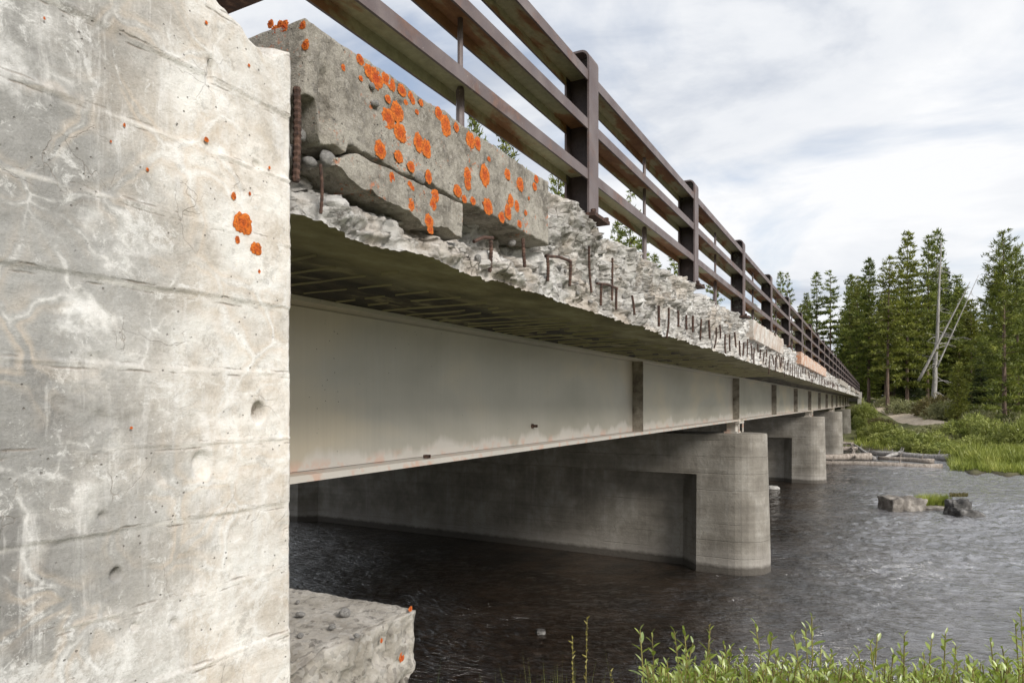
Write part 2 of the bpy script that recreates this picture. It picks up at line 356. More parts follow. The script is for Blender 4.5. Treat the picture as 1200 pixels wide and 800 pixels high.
def m_rust():
    k = M('rusty_steel'); p = k.N('ShaderNodeNewGeometry').outputs['Position']
    col = k.ramp(k.noise(p, 40, 6, .7), (.35, (.030,.018,.015)), (.52, (.065,.034,.024)), (.68, (.15,.085,.06)))
    return k.done(col, .9, k.bump(k.noise(p, 160, 4, .7), .6, .003))
def m_lichen():
    k = M('orange_lichen'); p = k.N('ShaderNodeNewGeometry').outputs['Position']
    rnd = k.N('ShaderNodeObjectInfo').outputs['Random']; o = k.co((1, 1, 0))
    rad = k.N('ShaderNodeVectorMath', {0: o}, operation='LENGTH').outputs['Value']
    a = k.mix(rnd, (.46,.055,.006), (.60,.12,.010))
    col = k.mix(k.ramp(k.math('ADD', rad, k.math('MULTIPLY', k.noise(o, 5, 4), .5)), (.55, 0.0), (1.2, .7)), a, (.74,.21,.02))
    col = k.mix(k.ramp(k.noise(p, 130, 4, .75), (.40, .8), (.58, 0.0)), col, (.20,.035,.008))
    return k.done(col, .95, k.bump(k.noise(p, 260, 3, .7), .9, .004))
def m_water():
    k = M('river_water'); c = k.co()
    wv = k.warp(c, .35, 1.2)
    a = k.noise(k.N('ShaderNodeMapping', {'Vector': wv, 'Scale': (1.0, 2.0, 1), 'Rotation': (0, 0, .25)}).outputs[0], 1.5, 6, .62, .5)
    b = k.noise(k.N('ShaderNodeMapping', {'Vector': wv, 'Scale': (1.2, 3.0, 1), 'Rotation': (0, 0, -.2)}).outputs[0], 5.0, 5, .6, .6)
    f = k.noise(c, .22, 3)
    h = k.math('ADD', k.math('MULTIPLY', a, .6), k.math('MULTIPLY', b, .4))
    nrm = k.bump(h, k.ramp(f, (.35, .5), (.65, .9)), .26)
    col = k.ramp(k.noise(c, 1.3, 6, .6), (.4, (.010,.007,.005)), (.62, (.034,.022,.014)))
    y = k.sep(c)[1]
    near = k.math('MULTIPLY', k.N('ShaderNodeMapRange', {'Value': y, 'From Min': 13, 'From Max': 7.0}).outputs[0], 1.0)
    bed = k.ramp(k.noise(c, 5, 8, .75), (.42, (.008,.005,.004)), (.56, (.026,.016,.011)), (.68, (.075,.05,.036)))
    col = k.mix(near, col, bed)
    # open riffle below the bridge: sky sheen painted pale into the base colour
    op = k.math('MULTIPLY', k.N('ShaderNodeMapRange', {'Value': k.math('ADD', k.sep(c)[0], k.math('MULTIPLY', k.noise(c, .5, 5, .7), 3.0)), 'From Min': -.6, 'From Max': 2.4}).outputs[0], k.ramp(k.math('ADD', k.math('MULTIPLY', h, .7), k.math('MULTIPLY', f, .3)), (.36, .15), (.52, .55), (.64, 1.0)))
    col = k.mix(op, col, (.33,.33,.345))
    return k.done(col, .05, nrm, 0.0, IOR=2.7)
def m_ground():
    k = M('bank_ground'); c = k.co()
    col = k.ramp(k.noise(c, .5, 8, .65), (.35, (.08,.08,.03)), (.5, (.15,.16,.05)), (.66, (.22,.22,.08)))
    col = k.mix(k.ramp(k.noise(c, 9, 6), (.5, 0.0), (.66, .6)), col, (.14,.11,.08))
    z = k.sep(c)[2]; wet = k.N('ShaderNodeMapRange', {'Value': z, 'From Min': -3.1, 'From Max': -3.4}).outputs[0]
    col = k.mix(wet, col, (.045,.032,.022))
    return k.done(col, .95, k.bump(k.noise(c, 12, 8, .7), .8, .05))
def m_path():
    k = M('sandy_path'); c = k.co()
    col = k.ramp(k.noise(c, 2.5, 8, .7), (.35, (.44,.35,.26)), (.55, (.62,.52,.40)), (.7, (.72,.63,.51)))
    return k.done(col, .95, k.bump(k.noise(c, 12, 6, .7), .6, .03))
def m_asphalt():
    k = M('road_asphalt'); c = k.co()
    return k.done(k.ramp(k.noise(c, 30, 6, .7), (.35, (.04,.04,.042)), (.65, (.075,.073,.07))), .9, k.bump(k.noise(c, 120, 3), .5, .004))
def m_crown(name, dark, mid, lite):
    k = M(name); p = k.N('ShaderNodeNewGeometry').outputs['Position']; o = k.co()
    r = k.N('ShaderNodeObjectInfo').outputs['Random']
    col = k.ramp(k.noise(o, 1.0, 5, .7), (.36, dark), (.50, mid), (.64, lite))
    col = k.mix(k.math('MULTIPLY', r, .45), col, k.mix(.5, col, (.10,.085,.012)))
    d = k.N('ShaderNodeBsdfDiffuse', {'Color': col}); t = k.N('ShaderNodeBsdfTranslucent', {'Color': col})
    g = k.N('ShaderNodeBsdfGlossy', {'Roughness': .45, 'Color': (1,1,1,1)})
    mx = k.N('ShaderNodeMixShader', {0: .28, 1: d.outputs[0], 2: t.outputs[0]})
    m2 = k.N('ShaderNodeMixShader', {0: .025, 1: mx.outputs[0], 2: g.outputs[0]})
    k.nt.links.new(m2.outputs[0], k.out.inputs[0]); return k.m
def m_bark(name, a, b, c_):
    k = M(name); o = k.co((3, 3, .5))
    col = k.ramp(k.noise(o, 3, 7, .7), (.35, a), (.5, b), (.66, c_))
    return k.done(col, .95, k.bump(k.noise(o, 8, 6, .7), .8, .03))
def m_rock(name, a, b, c_):
    k = M(name); c = k.co()
    col = k.ramp(k.noise(c, 3, 8, .7), (.35, a), (.5, b), (.66, c_))
    return k.done(col, .9, k.bump(k.noise(c, 12, 8, .75), .8, .03))

MW, MC, MBk, MSo, MP, MG = m_wall(), m_curb(), m_broken(), m_soffit(), m_pier(), m_girder()
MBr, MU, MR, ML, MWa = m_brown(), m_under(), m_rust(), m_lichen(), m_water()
MGr, MPa, MAs = m_ground(), m_path(), m_asphalt()
C_PINE = m_crown('pine_needles', (.045,.068,.014), (.15,.19,.035), (.34,.37,.075))
C_SPRUCE = m_crown('spruce_needles', (.018,.032,.016), (.042,.066,.024), (.09,.115,.038))
C_YEL = m_crown('yellow_pine_needles', (.06,.078,.014), (.17,.192,.03), (.32,.335,.065))
C_WILLOW = m_crown('willow_leaf', (.13,.17,.04), (.30,.34,.085), (.46,.49,.16))
C_SEDGE = m_crown('bank_sedge', (.13,.165,.03), (.29,.34,.065), (.46,.48,.13))
C_OLIVE = m_crown('sage_leaf', (.18,.19,.085), (.34,.345,.17), (.48,.47,.26))
C_DRY = m_crown('dry_leaf', (.12,.11,.045), (.22,.19,.08), (.36,.28,.12))
B_PINE = m_bark('pine_bark', (.07,.048,.036), (.145,.10,.076), (.25,.18,.14))
B_GREY = m_bark('dead_wood', (.17,.155,.145), (.33,.31,.295), (.50,.48,.46))
B_LOG = m_bark('driftwood', (.16,.13,.11), (.31,.265,.225), (.46,.41,.365))
B_STEM = m_bark('willow_stem', (.10,.08,.03), (.22,.19,.06), (.34,.30,.10))
R_GREY = m_rock('river_rock', (.09,.08,.07), (.20,.178,.155), (.42,.385,.345))
R_DARK = m_rock('dark_rock', (.035,.033,.032), (.09,.085,.08), (.26,.25,.24))

# ------------------------------------------------------------------ the ground and the river
def bank_y(x):                                   # far waterline
    x = max(-40, min(60, x)); a = 61-(x+6)*.35 if x < 2 else 58.2
    return a+(43-a)*sstep(2.0, 5.5, x)-max(0, x-6)*.15
def plateau(x): return 1.0-1.6*sstep(3, 15, x) if x > -20 else 1.0
def ground_z(x, y):
    yb = bank_y(x)
    if y < 25:
        yn = 6.6+.10*max(-20, min(20, x))
        h = -1.55-1.85*max(0, min(1.5, (y-.9)/(yn-.9)))
        if x < -1.7: 
            h = h+(1.0-h)*sstep(1.15, .75, y)
        return max(h, -4.3)
    t = y-yb
    if t < -4: return -4.3
    if t < 1.5: h = -4.3+(t+4)/5.5*1.25
    else:
        u = max(0.0, min(1.0, (t-1.5)/(97-yb)))
        h = -3.05+(plateau(x)+3.05)*u**1.5
    if -14.5 < x < 0.5 and y > 86 and x < -1.0: h = max(h, 1.0*sstep(87, 91, y)+h*(1-sstep(87, 91, y)))
    h += .25*mn.noise(Vector((x*.11, y*.11, 0)))*sstep(1.5, 10, t)
    return h
gx = sorted(set([-2500,-900,-400,-200,-120,-80,-60]+lin(-50,-16,2)+lin(-14.5,-2.2,1)+[-2.0,-1.82,-1.7,-1.6]+lin(-1.2,9,.4)+lin(9,30,1.2)+[36,45,60,85,120,200,400,900,2500]))
gy = sorted(set([-2500,-900,-300,-100,-40,-15,-6,-2]+lin(-1,1.4,.1)+lin(1.5,9,.3)+[12,20,30,36]+lin(38,66,.6)+lin(67,100,1.2)+[104,110,120,135,150,180,230,350,900,2600]))
v = [(x, y, ground_z(x, y)) for x in gx for y in gy]; ny = len(gy)
f = [[i*ny+j, (i+1)*ny+j, (i+1)*ny+j+1, i*ny+j+1] for i in range(len(gx)-1) for j in range(ny-1)]
structure(mesh_obj('ground', v, f, MGr, smooth=True))
def wave(x, y):
    u, w = x*CA+y*SA, -x*SA+y*CA                 # along and across the flow
    e = .55+.9*max(0, .5+mn.noise(Vector((x*.16, y*.16, 8))))
    a = mn.noise(Vector((u*.75, w*1.35, 1)))+.3*mn.noise(Vector((u*.3, w*.5, 5)))
    b = 1-2*abs(mn.noise(Vector((u*1.9+a*.4, w*3.4, 2))))
    c = 1-2*abs(mn.noise(Vector((u*4.6, w*8.0+a, 3))))
    calm = .16+1.0*sstep(-3.0, .8, x+.8*mn.noise(Vector((x*.3, y*.3, 4))))*sstep(8, 15, w)
    return calm*e*(.034*a+.042*b+.024*c)
ang = np.radians(np.arange(-78, 55, .16)); rad_ = [6.0]
while rad_[-1] < 75: rad_.append(rad_[-1]*1.0052 if rad_[-1] < 45 else rad_[-1]*1.012)
wv_ = []; wf_ = []; na_ = len(ang)
for rr_ in rad_:
    for a_ in ang:
        x, y = rr_*math.sin(a_), rr_*math.cos(a_)
        wv_.append((x, y, WATER+(wave(x, y) if -14 < x < 40 else 0)))
n_ = na_
I = np.arange(len(rad_)*na_).reshape(len(rad_), na_)
Q = np.stack([I[:-1,:-1], I[:-1,1:], I[1:,1:], I[1:,:-1]], -1).reshape(-1, 4)
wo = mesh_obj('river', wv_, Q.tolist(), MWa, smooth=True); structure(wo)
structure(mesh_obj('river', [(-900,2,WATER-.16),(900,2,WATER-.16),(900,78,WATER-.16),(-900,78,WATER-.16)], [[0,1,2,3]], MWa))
# sandy path down the far bank
pv = []; pf = []
ctr = [at(1022, 90), at(1030, 82), at(1045, 76), at(1068, 70), at(1092, 64.5), at(1118, 60), at(1150, 57)]
for i, (x, y) in enumerate(ctr):
    for s in range(5):
        yy = y+(s-2)*(2.0+.3*mn.noise(Vector((i*1.7, s, 0)))); pv.append((x+(s-2)*.35, yy, ground_z(x+(s-2)*.35, yy)+(-.12, .06, .10, .06, -.12)[s]))
for i in range(len(ctr)-1):
    for s in range(4): pf.append([i*5+s, i*5+5+s, i*5+6+s, i*5+1+s])
structure(mesh_obj('path', pv, pf, MPa, smooth=True))
# road behind both ends of the bridge
structure(mesh_obj('road', [(-14.5,89.2,1.46),(-2.2,89.2,1.46),(-2.2,240,1.6),(-14.5,240,1.6)], [[0,1,2,3]], MAs))
structure(mesh_obj('road', [(-14.5,-80,.95),(-2.2,-80,.95),(-2.2,1.2,.97),(-14.5,1.2,.97)], [[0,1,2,3]], MAs))

# ------------------------------------------------------------------ the bridge
Y0, Y1 = 1.385, 88.9
D0 = 1.47
bridge = thing('road_bridge', 'long concrete and steel girder road bridge with crumbling deck edge over the river', 'bridge')
def depth(y, D=D0): return D*SA+y*CA
cols = [Y0]
while cols[-1] < Y1: cols.append(cols[-1]+max(.0085, depth(cols[-1])**2/1150))
cols[-1] = Y1
ZS, ZT = .533, 1.125                             # soffit and curb top at y = 0
def edge_pt(y):
    e = mn.noise(Vector((y*3.1, 0, 4)))*.018+mn.noise(Vector((y*14, 2, 4)))*.012+mn.noise(Vector((y*45, 2, 4)))*.006
    return (-1.462+e*1.3, ZS+GR*y+max(-.01, e*.8))
# deck: soffit, top, far side
v = []; f = []; soff_x = [None, -1.53, -1.62, -1.72, -1.84, -2.0, -2.2, -2.45, -2.9, -4, -6, -9, -15.4]
for y in cols:
    ex, ez = edge_pt(y)
    rib = .014*math.exp(-((((y+.05*0+.16) % .32)-.16)/.012)**2) if y < 14 else 0
    for i, sx in enumerate(soff_x):
        if i == 0: v.append((ex, y, ez))
        else:
            nz = .004*mn.noise(Vector((sx*5, y*3, 1)))+.002
            v.append((sx, y, ZS+GR*y+(nz if i < 9 else 0)))
    v.append((-15.4, y, ZT+GR*y)); v.append((-14.9, y, ZT+GR*y)); v.append((-14.9, y, .95+GR*y)); v.append((-2.2, y, .95+GR*y)); v.append((-1.95, y, .95+GR*y))
n = len(soff_x)+5
for j in range(len(cols)-1):
    for i in range(n-1): f.append([j*n+i, j*n+i+1, j*n+n+i+1, j*n+n+i])
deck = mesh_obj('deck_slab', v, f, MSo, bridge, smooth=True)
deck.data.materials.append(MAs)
for p in deck.data.polygons:
    if abs(p.normal.z) > .8 and p.center.z-GR*p.center.y > .9: p.material_index = 1
fins = MB()                                      # cement fins left between the form boards
y = 1.5
while y < 15:
    x0 = -1.70-.22*random.random(); x1 = -2.495; sl = random.uniform(-.05, .10); pr = None
    nn = 9
    for i in range(nn):
        if random.random() < .12: pr = None; continue
        xa = x0+(x1-x0)*i/nn; xb = x0+(x1-x0)*(i+1)/nn; w = random.uniform(.003, .008)
        ya = y+sl*(xa-x0)*-1+.02*mn.noise(Vector((xa*6, y*3, 0))); yb = y+sl*(xb-x0)*-1+.02*mn.noise(Vector((xb*6, y*3, 0)))
        za = ZS+GR*y; b_ = len(fins.v)
        fins.v += [(xa, ya-w, za+.006), (xa, ya, za-.006), (xa, ya+w, za+.006), (xb, yb-w, za+.006), (xb, yb, za-.006), (xb, yb+w, za+.006)]
        fins.f += [[b_, b_+3, b_+4, b_+1], [b_+1, b_+4, b_+5, b_+2]]
    y += random.uniform(.10, .24)
k = M('cement_fin'); fo = fins.build('formwork_fins', k.done((.42,.385,.25), .9), bridge); fo['kind'] = 'stuff'
# intact stretches of the curb face: (y0, y1)
INTACT = [(9.75, 13.2), (16.6, 25.5), (36, 47), (56, 62), (70, 84)]
def setback(y, t):                               # t: 0 at soffit .. 1 at the curb top
    s = .02+.10*t
    if y < 3.25:
        s += .10*sstep(3.25, 3.05, y)*sstep(.12, .35, t)
        if y < 1.62: s += .05*sstep(1.62, 1.52, y)*sstep(.1, .3, t)
    return s
rows = lin(0, 1, 1/92)
topx = [.012, .03, .055, .09, .14, .2, .27, .35]
v = []; n = len(rows)+len(topx)+1
for y in cols:
    ex, ez = edge_pt(y)
    d = depth(y)
    amp = 1.0
    lowtop = .055*max(0, mn.noise(Vector((y*1.1, 3, 3)))) + .02*mn.noise(Vector((y*5, 3, 3)))+.015*mn.noise(Vector((y*19, 3, 3)))
    lowtop = max(-.01, lowtop)*.7
    if y < 3.2: lowtop += .03
    dp_ = (y-3.88) % 2.70                        # the concrete has gone just beyond each post, leaving its plate bare
    lowtop += .06*sstep(.0, .06, dp_)*sstep(.75, .25, dp_)if y > 3.2 else 0
    hug = sstep(2.0, 2.35, dp_) if y > 3.2 else 0   # it still reaches up round the foot of each post
    lowtop = lowtop*(1-hug)-.006*hug
    H = ZT-ZS-lowtop
    for i, t in enumerate(rows):
        z = ez+(ZT+GR*y-lowtop-ez)*t; x = ex-setback(y, t)*(1 if t > 0 else 0)*(1-.55*hug*sstep(.5, 1, t))
        p = Vector((x, y, z))
        if t > 0:
            q = Vector((x*1.2, y, z))
            qw = q+Vector((.02*mn.noise(q*6), .02*mn.noise(q*6+Vector((4,0,0))), .02*mn.noise(q*6+Vector((0,4,0)))))
            big = mn.noise(Vector((0, y*2.2, z*4.5)))*.045+mn.noise(Vector((5, y*6, z*9)))*.025
            qs = Vector((qw.x, qw.y*.62+qw.z*.35, qw.z*.9-qw.y*.18))
            dx = big*.7+facet(qs, 6.0, .050, .36)+facet(qs, 15, .020, .45, 5)+facet(qs, 36, .009, .45, 9)+.010*fbm(q, 30, 5)+.006*mn.noise(q*90)
            dx -= .030*max(0, mn.noise(qs*11+Vector((2,5,1)))-.22)*3
            # undercut band beneath the curb where the reinforcement shows
            dx -= .06*sstep(1.62, 1.50, y)+.055*math.exp(-((t-.40)/.09)**2)*(0.5+0.9*mn.noise(Vector((1, y*3.0, 0))))
            if y > 3.2: dx -= .045*sstep(.42, .32, t)*sstep(.0, .12, t)*(.3+max(0, mn.noise(Vector((9, y*2.4, z*3)))))
            edge = sstep(0, .07, t)
            x += dx*edge; z += .012*edge*fbm(q+Vector((7,7,7)), 18, 3)
        v.append((x, y, z))
    bx, bz = v[-1][0], v[-1][2]
    for s in topx:
        q = Vector((bx-s, y, bz))
        v.append((bx-s, y, bz+.018*fbm(q, 12, 4)+.02*sstep(0, .1, s)))
    v.append((-1.95, y, .94+GR*y))
f = [[j*n+i, j*n+n+i, j*n+n+i+1, j*n+i+1] for j in range(len(cols)-1) for i in range(n-1)]
f.append([i for i in range(n)])
mesh_obj('broken_edge', v, f, MBk, bridge, smooth=True); BEV = v; BEN = n

def chipped(name, x0, x1, y0, y1, zlo, zhi, m, st, amp=.006, par=bridge, edge=.012, smooth=True, hole=None):
    """concrete block: zlo / zhi give its lower and upper edge along y"""
    ys = lin(y0, y1, st); zs = lin(0, 1, st/.32); xs = lin(x0, x1, max(st*2, abs(x1-x0)/10))
    xl, xh = min(x0, x1), max(x0, x1); xs = sorted(xs)
    def dp(p, nr):
        y = p.y; a, b = zlo(y), zhi(y); z = a+(b-a)*p.z
        q = Vector((p.x, y, z))
        dx = amp*fbm(q, 14, 5)+amp*.5*mn.noise(q*70)
        k = (abs(nr.x)+abs(nr.y)+abs(nr.z))
        o = Vector((p.x+nr.x*dx, y+nr.y*dx, z+nr.z*dx))
        if k > 1: 
            c = edge*(.5+abs(mn.noise(q*9))*1.6+.5*mn.noise(q*40)); o -= nr*c*.6
        if hole: o = hole(o, nr, q)
        return o
    return gridbox(name, xs, ys, zs, dp, m, par, smooth)
# the intact length of curb nearest the abutment
def blo(y):
    b = .815 if y > 1.66 else (.79 if y > 1.545 else .79+.115*sstep(1.545, 1.52, y))
    return b+GR*y+.014*mn.noise(Vector((y*5, 1, 1)))+.01*mn.noise(Vector((y*21, 1, 1)))-.012*sstep(2.5, 3.1, y)
def bhole(o, nr, q):
    # a spalled crack behind the near corner
    if nr.x > 0:
        w = math.exp(-((q.y-(1.56+.05*(1.0-q.z)))/.022)**2)*sstep(1.06, .98, q.z)
        o.x -= .035*w*(.6+.8*abs(mn.noise(q*30)))
        o.x -= .004*math.exp(-((q.z-GR*q.y-.97+.002*mn.noise(q*9))/.004)**2)*sstep(2.35, 2.5, q.y)
        for (hy, hz, r, dd) in ((1.92, 1.045, .018, .022), (1.88, 1.00, .02, .02), (2.42, .985, .016, .02)):
            o.x -= dd*math.exp(-(((q.y-hy)/r)**2+((q.z-hz)/(r*1.2))**2))
    return o
curb = chipped('curb_block', -1.82, -1.47, 1.475, 3.17, blo, lambda y: ZT+.004+GR*y+.006*mn.noise(Vector((y*7, 5, 1))), MC, .0085, .0035, edge=.008, hole=bhole)
def slo(y):
    t = sstep(1.6, 2.25, y)
    return .695-.035*t+GR*y+.022*mn.noise(Vector((y*7, 8, 1)))+.012*mn.noise(Vector((y*24, 8, 1)))+.05*sstep(1.72, 1.60, y)
slabf = chipped('slab_face', -1.66, -1.463, 1.60, 2.335, slo, lambda y: .80+GR*y-.045*sstep(1.70, 1.60, y)+.006*mn.noise(Vector((y*11, 8, 2))), MC, .0075, .003, edge=.006)
def m_pink(nm, c1, c2, c3):
    k = M(nm); c = k.co()
    return k.done(k.ramp(k.noise(c, 4, 8, .7), (.36, c1), (.5, c2), (.64, c3)), .95, k.bump(k.noise(c, 40, 7, .7), .8, .01))
MPk = m_pink('lichen_stained_curb', (.36,.27,.21), (.46,.41,.365), (.56,.54,.50))
MOr = m_pink('orange_stained_curb', (.44,.20,.11), (.48,.35,.27), (.54,.50,.455))
for (a, b) in INTACT[:2]:
    mt = MPk if a < 15 else MOr
    chipped('curb_block', -1.80, -1.455, a, b, lambda y: .86+GR*y+.012*mn.noise(Vector((y*3, 1, 1))), lambda y: ZT+.01+GR*y+.02*mn.noise(Vector((y*2, 5, 1)))-.03*max(0, mn.noise(Vector((y*5, 8, 1)))), mt, .05, .010, edge=.006, smooth=False)
for (a, b) in INTACT[2:]:
    chipped('curb_block', -1.80, -1.45, a, b, lambda y: .86+GR*y, lambda y: ZT+.01+GR*y+.02*mn.noise(Vector((y*1.3, 5, 1))), MPk if a > 60 else MC, .35, .008, smooth=False)
# aggregate stones set in the broken faces
def stone_mesh(seed, m, r=1.0, sub=2, flat=.75):
    bm = bmesh.new(); bmesh.ops.create_icosphere(bm, subdivisions=sub, radius=r)
    for vv in bm.verts:
        p = vv.co.normalized(); q = p*1.3+Vector((seed*3.1, seed, 0))
        vv.co = p*r*(1+.28*mn.noise(q)+.12*mn.noise(q*3)); vv.co.z *= flat
    me = bpy.data.meshes.new('stone'); bm.to_mesh(me); bm.free(); me.materials.append(m)
    me.polygons.foreach_set('use_smooth', np.ones(len(me.polygons), dtype=bool)); return me
R_AGG = m_rock('aggregate_stone', (.22,.21,.20), (.36,.345,.33), (.55,.53,.50))
agg = [stone_mesh(i, R_AGG, sub=2) for i in range(4)]
for (px, py, r, D) in ((352,158,.020,1.52),(384,186,.030,1.50),(340,178,.026,1.53),(491,208,.026,1.468),(439,122,.016,1.465),(436,101,.012,1.465),(363,190,.022,1.53),(560,303,.02,1.49),(600,285,.02,1.53),(590,318,.018,1.48),(655,335,.018,1.5),(700,330,.02,1.5)):
    y, z = on_plane(px, py, D)
    inst('aggregate_stone', random.choice(agg), bridge, (-D, y, z), (random.random()*6,)*3, (r, r, r))
for i in range(150):                              # more stones showing in the break
    y = 3.2+5.5*random.random()**1.5; j = min(range(0, len(cols), 1), key=lambda q: abs(cols[q]-y)); p = BEV[j*BEN+random.randrange(6, 86)]
    r_ = random.uniform(.007, .017)
    inst('aggregate_stone', random.choice(agg), bridge, (p[0]-.002, p[1], p[2]), (random.random()*6,)*3, (r_, r_*random.uniform(.8, 1.3), r_))
# reinforcement bars
def bar_mesh(L, r, ribs=True, bend=0.0):
    pts = []; rad = []; nn = max(4, int(L/.009)) if ribs else 5
    for i in range(nn+1):
        t = i/nn; pts.append((bend*math.sin(t*3)*.5, bend*math.sin(t*2.2+.4), -L*t)); rad.append(r*(1.16 if ribs and i % 2 else .9))
    b = MB().tube(pts, rad, 7); me = bpy.data.meshes.new('rebar'); me.from_pydata(b.v, [], b.f); me.materials.append(MR)
    return me
bars = [bar_mesh(.24, .008, True, .006), bar_mesh(.17, .008, True, -.005), bar_mesh(.30, .007, True, .012), bar_mesh(.20, .009, True, .0)]
y, z = on_plane(346, 103, 1.50); inst('rebar', bar_mesh(.275, .0115, True, .004), bridge, (-1.495, y, z), (.0, .02, 0))
y, z = on_plane(372, 193, 1.50); inst('rebar', bar_mesh(.15, .005, True, .006), bridge, (-1.49, y, z), (0, 0, 0))
spots = [(575,282,1),(613,279,1),(641,298,1),(667,306,1),(691,288,2),(705,332,1),(718,302,2),(723,338,1),(741,346,1)]
for (px, py, kd) in spots:
    y, z = on_plane(px, py, 1.465)
    inst('rebar', bars[kd], bridge, (-1.462+random.uniform(-.006,.006), y, z), (random.uniform(-.08,.08), random.uniform(-.05,.12), random.random()*6), (1,1,.8 if kd == 1 else .9))
y = 5.15
while y < 34:
    t = ZS+GR*y+random.uniform(.20, .30)
    inst('rebar', random.choice(bars), bridge, (-1.448-random.uniform(0, .015), y, t), (random.uniform(-.1,.1), random.uniform(-.05,.1), random.random()*6), (1.15,1.15,random.uniform(.7,1.0)))
    y += random.uniform(.26, .34) if y < 15 else random.uniform(.4, .7)
for (pa, pb) in (((640,300),(668,306)), ((700,332),(723,338)), ((556,283),(577,279))):   # bars lying along the edge
    a = on_plane(*pa, 1.472); b = on_plane(*pb, 1.472)
    MB().tube([(-1.475,a[0],a[1]),(-1.472,(a[0]+b[0])/2,(a[1]+b[1])/2+.01),(-1.470,b[0],b[1])], .008, 7).build('rebar', MR, bridge)
# orange lichen on curb and wall
def lichen_mesh(seed, holed=False):
    v = [(0,0,.16)]; f = []; nr, na = 9, 30
    for r in range(1, nr+1):
        for a in range(na):
            th = 2*math.pi*a/na; R = r/nr
            rr = R*(1+.22*mn.noise(Vector((math.cos(th)*1.4, math.sin(th)*1.4, seed*5)))+.20*mn.noise(Vector((math.cos(th)*4, math.sin(th)*4, seed*5+2)))*R+.16*mn.noise(Vector((math.cos(th)*11, math.sin(th)*11, seed*5+4)))*R*R)
            h = (.10+.42*abs(mn.noise(Vector((rr*math.cos(th)*4.5, rr*math.sin(th)*4.5, seed*9))))+.16*mn.noise(Vector((rr*math.cos(th)*11, rr*math.sin(th)*11, seed*9))))*(1-R**4)+.03
            if holed: h *= min(1, (R/.5)**2)
            if r == nr: h = -.06
            v.append((rr*math.cos(th), rr*math.sin(th), h))
    for a in range(na): f.append([0, 1+a, 1+(a+1) % na])
    for r in range(nr-1):
        for a in range(na):
            b = 1+r*na; f.append([b+a, b+na+a, b+na+(a+1) % na, b+(a+1) % na])
    me = bpy.data.meshes.new('lichen_patch'); me.from_pydata(v, [], f); me.materials.append(ML); return me
lich = [lichen_mesh(i) for i in range(5)]; lich_h = lichen_mesh(8, True)
def lichen(par, px, py, w, h, D, k, holed=False, lift=0.0):
    y, z = on_plane(px, py, D); d = depth(y, D)
    sy = w/800*d*d/(D*CA+0*d)*1.0
    sy = w*d*d/(800*D)                            # the wall is seen at a slant: wider than it looks
    sz = h/800*d
    m = Matrix(((0,0,1),(1,0,0),(0,1,0))).to_euler()
    s = (max(sz*.75, min(sy, sz*1.35)), sz)
    return inst('lichen_patch', lich_h if holed else lich[k % 5], par, (-D+lift, y, z), m, (s[0], s[1], min(s)*.14))
Z3 = [(220,212,7,10),(272,187,13,16),(300,222,16,20),(322,245,22,30),(352,248,16,20),(370,265,16,18),(403,283,15,18),(360,370,22,30),(388,350,20,30),(398,415,20,30),(360,310,11,12),(430,300,9,14),(437,314,8,12),(415,320,10,8),(450,350,8,8),(463,322,10,10),(335,468,19,28),(393,490,15,18),(455,445,15,28),(480,465,15,30),(275,246,8,8),
 (518,355,13,20),(540,392,17,32),(573,398,8,14),(617,438,14,26),(640,450,11,20),(608,548,12,24),(609,575,11,18),(662,548,15,32),(733,545,10,18),(773,577,12,20),(823,560,8,12),(818,583,8,12),(743,628,9,20),(735,662,11,26),(715,680,15,16),(762,645,8,18),(672,645,18,24),(790,665,5,8),(675,497,7,8),(800,620,5,5),(577,597,14,19),(598,622,13,12),(625,628,12,12),(770,700,12,12)]
for i, (a, b, w, h) in enumerate(Z3):
    low = b > 590 and a < 640
    lichen(curb, 320+a/2.667, b/2.667, w/2.667, h/2.667, 1.468, i, lift=0.0)
for i, (a, b, w, h) in enumerate([(432,522,18,16),(486,553,11,22),(372,555,9,17),(428,575,10,9),(436,588,7,8),(507,612,14,18),(500,640,11,18),(432,640,11,20),(487,690,14,20),(492,718,10,14)]):
    lichen(slabf, 320+a/2.667, b/2.667, w/2.667, h/2.667, 1.462, i)
lichen(curb, 320+393/2.667, 490/2.667, 5, 7, 1.466, 1, True)
for i, (px, py, r) in enumerate([(333,33,8),(322,37,7),(317,28,5),(328,29,5),(354,30,5.5),(358,53,6),(345,57,3.5),(365,70,2.5),(367,76,2.5),(361,96,3),(312,43,5),(321,43,4)]):   # on the end of the block, facing the wall
    ye = 1.478; t = (px-600)/800; d = ye/(CA+t*SA); x = d*(t*CA-SA); z = (476-py)/800*d
    if x < -1.462: inst('lichen_patch', lich[i % 5], curb, (x, ye, z), (math.pi/2, 0, 0), (r/800*d*1.1, r/800*d, r/800*d*.5))

# girders
def girder(xc, label_stiff=True):
    w = MB().box(xc-.008, xc+.008, .9, Y1+.4, -.352, .505, GR).build('girder', MG, bridge)
    MB().box(xc-.15, xc+.15, .9, Y1+.4, -.39, -.355, GR).build('bottom_flange', MG, w)
    MB().box(xc-.15, xc+.15, .9, Y1+.4, .508, .5315, GR).build('top_flange', MG, w)
    return w
g0 = girder(-2.65)
for x in (-5.5, -8.4, -11.3, -14.3): girder(x)
stb = MB().box(.010, .142, -.008, .008, -.353, .506); sm = bpy.data.meshes.new('stiffener'); sm.from_pydata(stb.v, [], stb.f)
sm.materials.append(m_shaded_stiffener())
for y in [8.15]+[14.9+6.15*i for i in range(12)]:
    inst('stiffener', sm, g0, (-2.65, y, GR*y))
